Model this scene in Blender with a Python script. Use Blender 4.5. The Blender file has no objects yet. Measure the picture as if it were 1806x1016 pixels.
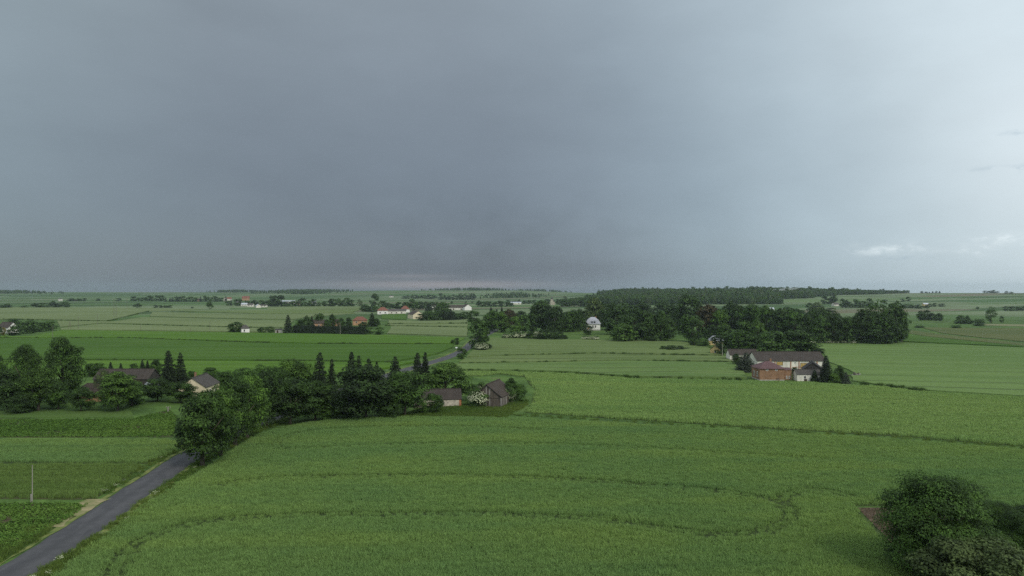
import bpy, bmesh, math, random
import numpy as np
from mathutils import Vector, Matrix

random.seed(7)
rng = np.random.default_rng(7)
R = math.radians
sc = bpy.context.scene
C = sc.collection

# ------------------------------------------------------------------ camera, world, sun, exposure
CAM_H = 32.0
FPX, CX, CY = 1806 * 26 / 36, 903.0, 508.0        # drone camera, 26 mm on 36 mm, held level
cam_d = bpy.data.cameras.new('camera')
cam_d.lens, cam_d.sensor_width = 26, 36
cam_d.clip_start, cam_d.clip_end = 0.5, 30000
cam = bpy.data.objects.new('camera', cam_d)
C.objects.link(cam)
cam.location = (0, 0, CAM_H)
cam.rotation_euler = (R(90), 0, 0)
sc.camera = cam

sc.view_settings.view_transform = 'Standard'
sc.view_settings.look = 'None'
sc.view_settings.gamma = 1
sc.view_settings.use_curve_mapping = False
sc.view_settings.exposure = 0.3
sc.render.engine = 'CYCLES'
sc.cycles.use_denoising = False
sc.cycles.max_bounces = 6
sc.cycles.diffuse_bounces = 3
sc.cycles.transparent_max_bounces = 6
sc.cycles.volume_bounces = 1
sc.cycles.sample_clamp_indirect = 4

SUN_AZ, SUN_EL = 142.0, 42.0                       # compass from +Y clockwise: to the right and a little behind


def lin(r, g=None, b=None):
    if g is None:
        r, g, b = r
    f = lambda c: c / 12.92 if c <= 0.04045 else ((c + 0.055) / 1.055) ** 2.4
    return tuple(f(c / 255) for c in (r, g, b)) + (1.0,)


class NT:
    """small node-tree helper"""
    def __init__(s, tree):
        s.t = tree

    def n(s, kind, **kw):
        nd = s.t.nodes.new(kind)
        for k, v in kw.items():
            setattr(nd, k, v)
        return nd

    def put(s, sock, v):
        if isinstance(v, bpy.types.NodeSocket):
            s.t.links.new(v, sock)
        elif v is not None:
            sock.default_value = v

    def math(s, op, a, b=None, c=None, clamp=False):
        nd = s.n('ShaderNodeMath', operation=op, use_clamp=clamp)
        for i, v in enumerate((a, b, c)):
            s.put(nd.inputs[i], v)
        return nd.outputs[0]

    def vmath(s, op, a, b=None, scale=None):
        nd = s.n('ShaderNodeVectorMath', operation=op)
        s.put(nd.inputs[0], a)
        s.put(nd.inputs[1], b)
        if scale is not None:
            s.put(nd.inputs['Scale'], scale)
        return nd.outputs[0]

    def mix(s, f, a, b, blend='MIX'):
        nd = s.n('ShaderNodeMix', data_type='RGBA', blend_type=blend)
        s.put(nd.inputs[0], f)
        s.put(nd.inputs[6], a)
        s.put(nd.inputs[7], b)
        return nd.outputs[2]

    def noise(s, vec, scale, detail=4, rough=0.55, w=None):
        nd = s.n('ShaderNodeTexNoise')
        s.put(nd.inputs['Vector'], vec)
        nd.inputs['Scale'].default_value = scale
        nd.inputs['Detail'].default_value = detail
        nd.inputs['Roughness'].default_value = rough
        return nd.outputs[0]

    def ramp(s, f, stops, interp='LINEAR'):
        nd = s.n('ShaderNodeValToRGB')
        cr = nd.color_ramp
        cr.interpolation = interp
        while len(cr.elements) < len(stops):
            cr.elements.new(0.5)
        for e, (p, c) in zip(cr.elements, stops):
            e.position, e.color = p, c
        s.put(nd.inputs[0], f)
        return nd.outputs[0]

    def maprange(s, v, a, b, lo=0.0, hi=1.0, kind='SMOOTHSTEP'):
        nd = s.n('ShaderNodeMapRange', interpolation_type=kind)
        s.put(nd.inputs[0], v)
        for i, x in enumerate((a, b, lo, hi)):
            nd.inputs[i + 1].default_value = x
        return nd.outputs[0]


def build_world():
    w = bpy.data.worlds.new('World')
    sc.world = w
    w.use_nodes = True
    t = w.node_tree
    t.nodes.clear()
    N = NT(t)
    v = N.n('ShaderNodeTexCoord').outputs['Generated']
    sep = N.n('ShaderNodeSeparateXYZ')
    t.links.new(v, sep.inputs[0])
    x, y, z = sep.outputs
    az = N.math('ARCTAN2', x, y)
    el = N.math('ARCSINE', z)
    # slow wobble so that the cloud edges are not straight
    wob = N.math('SUBTRACT', N.noise(v, 2.2, 3), 0.5)
    s = N.math('ADD', N.math('ADD', az, N.math('MULTIPLY', N.math('MAXIMUM', el, 0.0), 0.25)), N.math('MULTIPLY', wob, 0.22))
    u = N.math('DIVIDE', N.math('ADD', s, math.pi), 2 * math.pi)
    P = lambda a: (a + math.pi) / (2 * math.pi)
    far = lin(216, 224, 228)
    low = [(0.0, far), (P(-1.5), lin(196, 206, 212)), (P(-0.9), lin(122, 133, 140)), (P(-0.6), lin(102, 113, 122)), (P(-0.3), lin(90, 98, 109)),
           (P(-0.02), lin(89, 98, 110)), (P(0.12), lin(106, 117, 128)), (P(0.26), lin(134, 149, 159)), (P(0.42), lin(158, 173, 181)),
           (P(0.6), lin(182, 196, 202)), (P(1.0), lin(206, 219, 225)), (1.0, far)]
    top = [(0.0, far), (P(-1.5), lin(206, 215, 220)), (P(-0.6), lin(147, 159, 163)), (P(-0.3), lin(134, 143, 149)), (P(0.0), lin(136, 145, 152)),
           (P(0.2), lin(145, 156, 164)), (P(0.42), lin(166, 178, 185)), (P(0.65), lin(200, 210, 214)), (P(1.2), lin(214, 224, 229)), (1.0, far)]
    e1 = N.maprange(el, -0.02, 0.42, kind='LINEAR')
    col = N.mix(e1, N.ramp(u, low), N.ramp(u, top))
    over = N.maprange(el, 0.36, 1.0)
    col = N.mix(over, col, lin(214, 222, 227))
    # cloud body: faint streaks and billows
    sv = N.vmath('MULTIPLY', v, (1.0, 1.0, 3.2))
    n1 = N.noise(sv, 3.0, 6, 0.55)
    n2 = N.noise(N.vmath('MULTIPLY', v, (1.0, 1.0, 2.0)), 9.0, 5, 0.6)
    mod = N.math('ADD', 1.0, N.math('ADD', N.math('MULTIPLY', N.math('SUBTRACT', n1, 0.5), 0.30), N.math('MULTIPLY', N.math('SUBTRACT', n2, 0.5), 0.11)))
    col = N.vmath('MULTIPLY', N.vmath('SCALE', col, scale=mod), (0.94, 0.965, 0.985))

    def blob(a0, e0, wa, we):
        da = N.math('DIVIDE', N.math('SUBTRACT', az, a0), wa)
        de = N.math('DIVIDE', N.math('SUBTRACT', el, e0), we)
        return N.math('EXPONENT', N.math('MULTIPLY', N.math('ADD', N.math('MULTIPLY', da, da), N.math('MULTIPLY', de, de)), -1.0))
    # clearer pinkish slit under the storm cloud
    col = N.mix(N.math('MULTIPLY', blob(-0.10, 0.004, 0.13, 0.0055), 0.75), col, lin(148, 138, 142))
    col = N.mix(N.math('MULTIPLY', blob(-0.14, 0.016, 0.06, 0.0028), 0.35), col, lin(140, 136, 143))
    col = N.mix(N.math('MULTIPLY', blob(-0.10, 0.026, 0.24, 0.010), 0.35), col, lin(82, 91, 105))
    # billows on the underside of the storm cloud
    bil = N.math('MULTIPLY', N.math('SUBTRACT', N.noise(N.vmath('MULTIPLY', v, (1.0, 1.0, 1.6)), 16.0, 5, 0.6), 0.5), blob(-0.02, 0.065, 0.22, 0.06))
    col = N.vmath('SCALE', col, scale=N.math('ADD', 1.0, N.math('MULTIPLY', bil, 0.5)))
    col = N.mix(N.math('MULTIPLY', blob(0.68, 0.15, 0.15, 0.12), 0.45), col, lin(222, 229, 232))
    # brighter veil low on the far side and small cumulus heads
    puff = N.noise(N.vmath('MULTIPLY', v, (1.0, 1.0, 2.6)), 42.0, 5, 0.6)
    puff2 = N.maprange(puff, 0.40, 0.62)
    for a0, e0, wa, we, k in ((0.472, 0.046, 0.040, 0.0075, 0.5), (0.555, 0.044, 0.022, 0.006, 0.40), (0.588, 0.055, 0.026, 0.006, 0.55),
                              (0.80, 0.05, 0.07, 0.010, 0.5), (0.95, 0.07, 0.09, 0.012, 0.5)):
        m = N.math('MULTIPLY', blob(a0, e0, wa, we), N.math('ADD', N.math('MULTIPLY', puff2, 0.8), 0.2))
        col = N.mix(N.math('MULTIPLY', m, k), col, lin(226, 236, 240))
    for a0, e0, wa, we, k in ((0.611, 0.132, 0.016, 0.004, 0.5), (0.60, 0.172, 0.02, 0.0035, 0.3), (0.575, 0.135, 0.03, 0.003, 0.2), (0.48, 0.037, 0.035, 0.003, 0.35)):
        m = N.math('MULTIPLY', blob(a0, e0, wa, we), puff2)
        col = N.mix(N.math('MULTIPLY', m, k), col, lin(128, 150, 166))
    sky = N.n('ShaderNodeTexSky', sky_type='NISHITA', sun_disc=False)
    sky.sun_elevation, sky.sun_rotation = R(SUN_EL), R(SUN_AZ)
    sky.altitude = 200
    # clouds (radiance) are brought to the sky texture's scale, the Background brings both down
    cl = N.vmath('SCALE', col, scale=10.0)
    fin = N.mix(0.94, sky.outputs[0], cl)
    bg = N.n('ShaderNodeBackground')
    bg.inputs['Strength'].default_value = 0.1
    t.links.new(fin, bg.inputs['Color'])
    out = N.n('ShaderNodeOutputWorld')
    t.links.new(bg.outputs[0], out.inputs['Surface'])


build_world()
sun_d = bpy.data.lights.new('sun', 'SUN')
sun_d.energy, sun_d.angle, sun_d.color = 1.5, R(16), (1.0, 0.94, 0.84)
sun = bpy.data.objects.new('sun', sun_d)
C.objects.link(sun)
sd = Vector((math.sin(R(SUN_AZ)) * math.cos(R(SUN_EL)), math.cos(R(SUN_AZ)) * math.cos(R(SUN_EL)), math.sin(R(SUN_EL))))
sun.rotation_euler = sd.to_track_quat('Z', 'Y').to_euler()
sun.location = (60, -40, 120)

# ------------------------------------------------------------------ helpers


def smooth(a, b, x):
    t = np.clip((x - a) / (b - a), 0, 1)
    return t * t * (3 - 2 * t)


def height(x, y):
    """terrain height: level near the village, long swells towards the horizon"""
    right = 17.0 * smooth(950, 2100, y) * smooth(-60, 420, x)
    left = (11 + 9 * smooth(-1300, -500, x)) * smooth(2150, 3600, y)
    roll = smooth(1300, 2600, y) * 1.2 * np.sin(x / 310.0 + y / 530.0)
    fall = 0.0092 * np.maximum(0.0, y - 2230 - 1500 * (1 - smooth(-60, 420, x)))      # the land drops away behind the swells
    return np.maximum(right, left) + roll * (y < 2100) - fall


def at(px, py):
    """the point of the ground that the photograph shows at this pixel (surveyed by sight line)"""
    dx, dz = (px - CX) / FPX, -(py - CY) / FPX
    if py < 552:
        d0 = np.arange(700, 5600, 2.0)
        gap = CAM_H + dz * d0 - height(dx * d0, d0)
        k = int(np.argmax(gap < 0)) if (gap < 0).any() else int(np.argmin(gap))
        d = float(d0[k])
    else:
        d = CAM_H / -dz
        for _ in range(30):
            d = 0.5 * d + 0.5 * (CAM_H - float(height(dx * d, d))) / -dz
    return Vector((dx * d, d, float(height(dx * d, d))))


def tag(o, label=None, cat=None, group=None, kind=None):
    for k, v in (('label', label), ('category', cat), ('group', group), ('kind', kind)):
        if v:
            o[k] = v
    return o


def link(name, mesh, parent=None, mat=None, loc=None):
    o = bpy.data.objects.new(name, mesh)
    C.objects.link(o)
    if parent is not None:
        o.parent = parent
    if mat is not None:
        if len(mesh.materials) == 0:
            mesh.materials.append(mat)
        elif mesh.materials[0] != mat:
            o.material_slots[0].link = 'OBJECT'
            o.material_slots[0].material = mat
    if loc is not None:
        o.location = loc
    return o


def empty(name, loc, rz=0.0):
    o = bpy.data.objects.new(name, None)
    C.objects.link(o)
    o.empty_display_size = 0.2
    o.location = loc
    o.rotation_euler = (0, 0, rz)
    return o


def quad_mesh(name, q):
    """q: (n,4,3) array of quads, or (n,3,3) of triangles"""
    n, k = q.shape[0], q.shape[1]
    me = bpy.data.meshes.new(name)
    me.vertices.add(n * k)
    me.vertices.foreach_set('co', q.reshape(-1).astype(np.float32))
    me.loops.add(n * k)
    me.loops.foreach_set('vertex_index', np.arange(n * k, dtype=np.int32))
    me.polygons.add(n)
    me.polygons.foreach_set('loop_start', np.arange(0, n * k, k, dtype=np.int32))
    me.update(calc_edges=True)
    return me


class MB:
    """collects boxes, prisms and tubes into one mesh"""
    def __init__(s):
        s.v, s.f = [], []

    def poly(s, verts, faces):
        b = len(s.v)
        s.v += [tuple(p) for p in verts]
        s.f += [tuple(b + i for i in f) for f in faces]
        return s

    def box(s, x0, x1, y0, y1, z0, z1):
        return s.poly([(x0, y0, z0), (x1, y0, z0), (x1, y1, z0), (x0, y1, z0), (x0, y0, z1), (x1, y0, z1), (x1, y1, z1), (x0, y1, z1)],
                      [(0, 3, 2, 1), (4, 5, 6, 7), (0, 1, 5, 4), (1, 2, 6, 5), (2, 3, 7, 6), (3, 0, 4, 7)])

    def tube(s, pts, rad, n=8, cap=True):
        pts = [Vector(p) for p in pts]
        b = len(s.v)
        for i, p in enumerate(pts):
            d = (pts[min(i + 1, len(pts) - 1)] - pts[max(i - 1, 0)]).normalized()
            a = d.orthogonal().normalized() if abs(d.z) < 0.9 else d.cross(Vector((0, 1, 0))).normalized()
            c = d.cross(a)
            for k in range(n):
                t = 2 * math.pi * k / n
                s.v.append(tuple(p + (a * math.cos(t) + c * math.sin(t)) * rad[i]))
        for i in range(len(pts) - 1):
            for k in range(n):
                k2 = (k + 1) % n
                s.f.append((b + i * n + k, b + i * n + k2, b + (i + 1) * n + k2, b + (i + 1) * n + k))
        if cap:
            s.f.append(tuple(b + k for k in reversed(range(n))))
            s.f.append(tuple(b + (len(pts) - 1) * n + k for k in range(n)))
        return s

    def slab(s, quad, t):
        """a thick sheet: four corners (counter-clockwise seen from outside), thickness t inward"""
        q = [Vector(p) for p in quad]
        nrm = (q[1] - q[0]).cross(q[-1] - q[0]).normalized()
        k = len(q)
        low = [p - nrm * t for p in q]
        return s.poly(q + low, [tuple(range(k)), tuple(reversed(range(k, 2 * k)))] +
                      [(i, i + k, (i + 1) % k + k, (i + 1) % k) for i in range(k)])

    def mesh(s, name):
        me = bpy.data.meshes.new(name)
        me.from_pydata(s.v, [], s.f)
        me.update()
        return me

    def build(s, name, mat, parent=None, smooth_=False):
        me = s.mesh(name)
        if smooth_:
            me.polygons.foreach_set('use_smooth', [True] * len(me.polygons))
        return link(name, me, parent, mat)


# ------------------------------------------------------------------ materials
MATS = {}


def new_mat(name):
    m = bpy.data.materials.new(name)
    m.use_nodes = True
    m.node_tree.nodes.clear()
    return m, NT(m.node_tree)


def finish(N, col, rough=0.9, bump=None, bump_d=0.1, spec=0.2, trans=0.0):
    p = N.n('ShaderNodeBsdfPrincipled')
    N.put(p.inputs['Base Color'], col)
    p.inputs['Roughness'].default_value = rough
    p.inputs['Specular IOR Level'].default_value = spec
    if bump is not None:
        b = N.n('ShaderNodeBump')
        b.inputs['Distance'].default_value = bump_d
        b.inputs['Strength'].default_value = 1.0
        N.put(b.inputs['Height'], bump)
        N.t.links.new(b.outputs[0], p.inputs['Normal'])
    sh = p.outputs[0]
    if trans:
        tr = N.n('ShaderNodeBsdfTranslucent')
        N.put(tr.inputs[0], col)
        mx = N.n('ShaderNodeMixShader')
        mx.inputs[0].default_value = trans
        N.t.links.new(p.outputs[0], mx.inputs[1])
        N.t.links.new(tr.outputs[0], mx.inputs[2])
        sh = mx.outputs[0]
    o = N.n('ShaderNodeOutputMaterial')
    N.t.links.new(sh, o.inputs[0])


def pos(N):
    return N.n('ShaderNodeNewGeometry').outputs['Position']


def rotmap(N, vec, deg, scale):
    m = N.n('ShaderNodeMapping')
    m.vector_type = 'TEXTURE'
    N.put(m.inputs[0], vec)
    m.inputs['Rotation'].default_value = (0, 0, R(deg))
    v = m.outputs[0]
    return N.vmath('MULTIPLY', v, scale)


def v3(c, k=1.0):
    return (c[0] * k, c[1] * k, c[2] * k, 1.0)


def crop_mat(name, base, alt, rows_deg=0.0, amp=0.35, fine=0.35, patch=0.02, stripe=(0.004, 0.16), trans=0.0, tram=0.0):
    """standing crop: slow patches, streaks along the drilling direction, speckle of ears"""
    m, N = new_mat(name)
    p = pos(N)
    streak = N.noise(rotmap(N, p, rows_deg, (stripe[0], stripe[1], 0)), 1.0, 5, 0.6)
    patchn = N.noise(p, patch, 5, 0.6)
    f = N.math('ADD', N.math('MULTIPLY', N.maprange(streak, 0.36, 0.64), 0.55), N.math('MULTIPLY', N.maprange(patchn, 0.40, 0.60), 0.45))
    col = N.mix(f, v3(base), v3(alt))
    sp = N.noise(rotmap(N, p, rows_deg, (0.8, 1.6, 0.5)), 1.0, 4, 0.75)
    k = N.maprange(sp, 0.3, 0.7, 1 - fine, 1 + fine, 'LINEAR')
    col = N.vmath('SCALE', col, scale=k)
    thin = N.noise(rotmap(N, p, rows_deg, (0.006, 0.75, 0)), 1.0, 2, 0.5)
    col = N.vmath('SCALE', col, scale=N.maprange(thin, 0.33, 0.42, 1 - amp, 1.0))
    if tram:
        # pairs of wheel ruts left by the sprayer, wandering a little
        wob = N.math('MULTIPLY', N.math('SUBTRACT', N.noise(p, 0.006, 2), 0.5), 60.0)
        sy = N.n('ShaderNodeSeparateXYZ')
        N.t.links.new(rotmap(N, p, rows_deg, (1, 1, 0)), sy.inputs[0])
        dd = N.math('PINGPONG', N.math('ADD', sy.outputs[1], wob), tram / 2)
        rut = N.math('MULTIPLY', N.maprange(dd, 0.5, 1.1, 1.0, 0.0), N.maprange(N.noise(p, 0.02, 3), 0.35, 0.6))
        col = N.mix(N.math('MULTIPLY', rut, 0.6), col, (0.040, 0.048, 0.022, 1))
    finish(N, col, 0.95, None if trans else sp, 0.35, 0.1, trans)
    MATS[name] = m
    return m


def plain_mat(name, base, var=0.15, scale=1.0, rough=0.85, spec=0.3, bump=0.0, alt=None, stretch=(1, 1, 1)):
    m, N = new_mat(name)
    oc = N.n('ShaderNodeTexCoord').outputs['Object']
    n = N.noise(N.vmath('MULTIPLY', oc, stretch), scale, 6, 0.65)
    alt = alt or tuple(c * (1 - var * 2) for c in base[:3])
    col = N.mix(N.maprange(n, 0.3, 0.7), v3(alt), v3(tuple(c * (1 + var * 0.5) for c in base[:3])))
    finish(N, col, rough, n if bump else None, bump, spec)
    MATS[name] = m
    return m


def leaf_mat(name, base, alt, trans=0.28):
    m, N = new_mat(name)
    g = N.n('ShaderNodeNewGeometry')
    oi = N.n('ShaderNodeObjectInfo')
    p = g.outputs['Position']
    n = N.noise(p, 0.45, 3, 0.6)
    ri = N.math('POWER', g.outputs['Random Per Island'], 1.8)
    f = N.math('ADD', N.math('MULTIPLY', N.maprange(n, 0.42, 0.62), 0.6), N.math('MULTIPLY', ri, 0.4))
    col = N.mix(f, v3(base), v3(alt))
    k = N.maprange(oi.outputs['Random'], 0, 1, 0.8, 1.2, 'LINEAR')
    col = N.vmath('SCALE', col, scale=k)
    finish(N, col, 0.7, None, 0, 0.25, trans)
    MATS[name] = m
    return m


def roof_mat(name, base, alt, wave=0.0, wave_axis='X', tiles=None):
    m, N = new_mat(name)
    oc = N.n('ShaderNodeTexCoord').outputs['Object']
    n = N.noise(oc, 0.5, 6, 0.7)
    n2 = N.noise(N.vmath('MULTIPLY', oc, (3.0, 0.4, 0.4)), 1.0, 5, 0.7)
    col = N.mix(N.maprange(N.math('ADD', N.math('MULTIPLY', n, 0.5), N.math('MULTIPLY', n2, 0.5)), 0.36, 0.64), v3(base), v3(alt))
    h = n2
    if wave:
        wv = N.n('ShaderNodeTexWave', wave_type='BANDS', bands_direction=wave_axis)
        N.put(wv.inputs['Vector'], oc)
        wv.inputs['Scale'].default_value = wave
        wv.inputs['Distortion'].default_value = 0.3
        col = N.vmath('SCALE', col, scale=N.maprange(wv.outputs['Fac'], 0, 1, 0.82, 1.08, 'LINEAR'))
        h = wv.outputs['Fac']
    finish(N, col, 0.85, h, 0.05, 0.2)
    MATS[name] = m
    return m


def brick_mat(name, c1, c2, mortar, scale=1.0):
    m, N = new_mat(name)
    tc = N.n('ShaderNodeTexCoord').outputs['Object']
    sx = N.n('ShaderNodeSeparateXYZ')
    N.t.links.new(tc, sx.inputs[0])
    cb = N.n('ShaderNodeCombineXYZ')
    N.put(cb.inputs[0], N.math('ADD', sx.outputs[0], sx.outputs[1]))
    N.put(cb.inputs[1], sx.outputs[2])
    br = N.n('ShaderNodeTexBrick')
    N.put(br.inputs['Vector'], cb.outputs[0])
    br.inputs['Color1'].default_value = c1
    br.inputs['Color2'].default_value = c2
    br.inputs['Mortar'].default_value = mortar
    br.inputs['Scale'].default_value = scale
    br.inputs['Mortar Size'].default_value = 0.012
    br.inputs['Brick Width'].default_value = 0.25
    br.inputs['Row Height'].default_value = 0.08
    n = N.noise(tc, 0.7, 5, 0.65)
    col = N.vmath('SCALE', br.outputs[0], scale=N.maprange(n, 0.3, 0.7, 0.7, 1.2, 'LINEAR'))
    finish(N, col, 0.9, br.outputs[1], -0.01, 0.2)
    MATS[name] = m
    return m

# crops
crop_mat('wheat_near', (0.0764, 0.1406, 0.0459), (0.1092, 0.1612, 0.0392), 3, 0.10, 0.20, 0.03, (0.006, 0.10))
crop_mat('wheat_mid', (0.090, 0.152, 0.042), (0.130, 0.188, 0.058), -6, 0.14, 0.22, 0.012, (0.004, 0.10), tram=14)
crop_mat('wheat_right', (0.094, 0.158, 0.042), (0.132, 0.202, 0.060), -14, 0.16, 0.20, 0.010, (0.003, 0.08), tram=16)
crop_mat('barley_pale', (0.1092, 0.1475, 0.0588), (0.1565, 0.1955, 0.0840), 1, 0.12, 0.15, 0.006, (0.002, 0.05), tram=26)
crop_mat('barley_dull', (0.096, 0.142, 0.044), (0.132, 0.176, 0.062), -2, 0.28, 0.22, 0.012, (0.004, 0.12), tram=15)
crop_mat('oats_green', (0.058, 0.128, 0.014), (0.088, 0.164, 0.022), 2, 0.22, 0.18, 0.010, (0.003, 0.09), tram=17)
crop_mat('oats_deep', (0.044, 0.098, 0.013), (0.066, 0.130, 0.019), 2, 0.22, 0.18, 0.010, (0.003, 0.09), tram=17)
crop_mat('rye_dark', (0.0510, 0.0926, 0.0235), (0.0728, 0.1200, 0.0325), 2, 0.35, 0.25, 0.02, (0.006, 0.3))
crop_mat('beet', (0.0328, 0.0789, 0.0140), (0.0619, 0.1132, 0.0224), 3, 0.35, 0.45, 0.05, (0.01, 0.5))
crop_mat('meadow', (0.055, 0.105, 0.024), (0.092, 0.145, 0.036), 10, 0.12, 0.30, 0.04, (0.02, 0.06))
crop_mat('meadow_dull', (0.0707, 0.0980, 0.0307), (0.1040, 0.1176, 0.0416), -12, 0.20, 0.25, 0.02, (0.004, 0.04))
crop_mat('stubble_tan', (0.150, 0.165, 0.080), (0.200, 0.200, 0.110), -12, 0.10, 0.15, 0.02)

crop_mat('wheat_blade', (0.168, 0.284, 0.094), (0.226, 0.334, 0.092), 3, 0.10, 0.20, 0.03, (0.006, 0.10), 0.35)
crop_mat('wheat_blade_light', (0.206, 0.326, 0.098), (0.268, 0.378, 0.114), -6, 0.14, 0.22, 0.012, (0.004, 0.10), 0.35)
crop_mat('grass_blade', (0.0728, 0.1274, 0.0256), (0.1300, 0.1813, 0.0400), 10, 0.1, 0.3, 0.04, (0.02, 0.06), 0.3)
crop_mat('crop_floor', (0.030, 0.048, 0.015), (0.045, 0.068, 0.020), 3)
crop_mat('crop_soil', (0.075, 0.062, 0.036), (0.050, 0.075, 0.024), 3, 0.2, 0.4, 0.08)
crop_mat('beet_leaf', (0.070, 0.145, 0.026), (0.120, 0.205, 0.040), 3, 0.2, 0.4, 0.05, (0.01, 0.5), 0.25)
crop_mat('rye_blade', (0.120, 0.200, 0.050), (0.165, 0.245, 0.066), 2, 0.3, 0.25, 0.02, (0.006, 0.3), 0.3)

def ground_mat():
    m, N = new_mat('ground')
    p = pos(N)
    n1 = N.noise(p, 0.06, 6, 0.65)
    n2 = N.noise(p, 0.9, 4, 0.7)
    near = N.mix(N.maprange(n1, 0.36, 0.64), (0.045, 0.085, 0.022, 1), (0.085, 0.150, 0.034, 1))
    near = N.mix(N.math('MULTIPLY', N.maprange(n1, 0.60, 0.72), 0.5), near, (0.13, 0.105, 0.06, 1))
    near = N.vmath('SCALE', near, scale=N.maprange(n2, 0.3, 0.7, 0.65, 1.3, 'LINEAR'))
    # country beyond the village: strips of different crops, too far to tell the plants apart
    sx = N.n('ShaderNodeSeparateXYZ')
    N.t.links.new(p, sx.inputs[0])
    def strips(deg, a, b):
        vo = N.n('ShaderNodeTexVoronoi', feature='F1', distance='CHEBYCHEV')
        N.put(vo.inputs['Vector'], rotmap(N, p, deg, (a, b, 0)))
        vo.inputs['Scale'].default_value = 1.0
        return vo.outputs['Color']
    c1 = N.n('ShaderNodeSeparateColor')
    N.t.links.new(strips(24, 1 / 420.0, 1 / 95.0), c1.inputs[0])
    pal = N.ramp(c1.outputs[0], [(0.0, (0.050, 0.089, 0.030, 1)), (0.22, (0.115, 0.155, 0.076, 1)), (0.42, (0.073, 0.129, 0.041, 1)), (0.6, (0.135, 0.175, 0.092, 1)),
                                 (0.72, (0.056, 0.109, 0.033, 1)), (0.86, (0.099, 0.149, 0.056, 1)), (0.95, (0.125, 0.122, 0.073, 1)), (1.0, (0.079, 0.132, 0.046, 1))], 'CONSTANT')
    n3 = N.noise(p, 0.01, 5, 0.6)
    pal = N.vmath('SCALE', pal, scale=N.maprange(n3, 0.3, 0.7, 0.85, 1.15, 'LINEAR'))
    col = N.mix(N.maprange(sx.outputs[1], 640, 900), near, pal)
    finish(N, col, 0.95, n2, 0.15, 0.1)
    MATS['ground'] = m


ground_mat()


def asphalt():
    m, N = new_mat('asphalt')
    uv = N.n('ShaderNodeUVMap').outputs[0]
    p = pos(N)
    s = N.n('ShaderNodeSeparateXYZ')
    N.t.links.new(uv, s.inputs[0])
    n = N.noise(p, 0.5, 6, 0.65)
    n2 = N.noise(N.vmath('MULTIPLY', uv, (3.0, 0.05, 0)), 1.0, 3, 0.5)
    wheel = N.math('ABSOLUTE', N.math('SINE', N.math('MULTIPLY', s.outputs[0], math.pi * 2)))
    f = N.math('ADD', N.math('MULTIPLY', n, 0.6), N.math('ADD', N.math('MULTIPLY', n2, 0.3), N.math('MULTIPLY', wheel, 0.14)))
    col = N.mix(N.maprange(f, 0.38, 0.72), (0.046, 0.046, 0.049, 1), (0.073, 0.072, 0.076, 1))
    pt = N.maprange(N.noise(N.vmath('MULTIPLY', uv, (2.2, 0.09, 0)), 1.0, 2, 0.4), 0.60, 0.63)
    col = N.mix(N.math('MULTIPLY', pt, 0.45), col, (0.034, 0.034, 0.039, 1))
    fine = N.noise(p, 9.0, 2, 0.6)
    col = N.vmath('SCALE', col, scale=N.maprange(fine, 0.3, 0.7, 0.9, 1.1, 'LINEAR'))
    finish(N, col, 0.75, fine, 0.01, 0.35)
    MATS['asphalt'] = m


asphalt()
plain_mat('soil', (0.105, 0.078, 0.052), 0.3, 0.8, 0.95, 0.1, 0.15)
plain_mat('soil_tan', (0.27, 0.22, 0.13), 0.3, 0.5, 0.95, 0.1, 0.1, alt=(0.12, 0.15, 0.05))
plain_mat('verge_yellow', (0.17, 0.18, 0.06), 0.2, 0.5, 0.95, 0.1, 0.1, alt=(0.065, 0.115, 0.03))
# leaves
leaf_mat('leaf_dark', (0.0110, 0.0231, 0.0057), (0.0614, 0.1227, 0.0236))
leaf_mat('leaf_mid', (0.0154, 0.0341, 0.0066), (0.0873, 0.1746, 0.0283))
leaf_mat('leaf_bright', (0.0231, 0.0484, 0.0077), (0.1274, 0.2419, 0.0354))
leaf_mat('leaf_olive', (0.036, 0.058, 0.016), (0.130, 0.185, 0.055))
leaf_mat('leaf_copper', (0.0220, 0.0198, 0.0074), (0.0902, 0.0730, 0.0273))
leaf_mat('leaf_spruce', (0.0063, 0.0129, 0.0044), (0.0335, 0.0584, 0.0200), 0.1)
leaf_mat('leaf_bluespruce', (0.0210, 0.0307, 0.0193), (0.1096, 0.1398, 0.0910), 0.1)
leaf_mat('leaf_yellow', (0.0794, 0.0744, 0.0126), (0.2470, 0.2280, 0.0404))
leaf_mat('umbel', (0.42, 0.46, 0.27), (0.68, 0.70, 0.50), 0.2)
leaf_mat('crop_blade', (0.085, 0.165, 0.062), (0.150, 0.250, 0.085), 0.3)
plain_mat('bark', (0.10, 0.085, 0.065), 0.3, 3, 0.95, 0.1, 0.05)
plain_mat('bark_pale', (0.30, 0.28, 0.25), 0.3, 3, 0.95, 0.1, 0.03)
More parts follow.
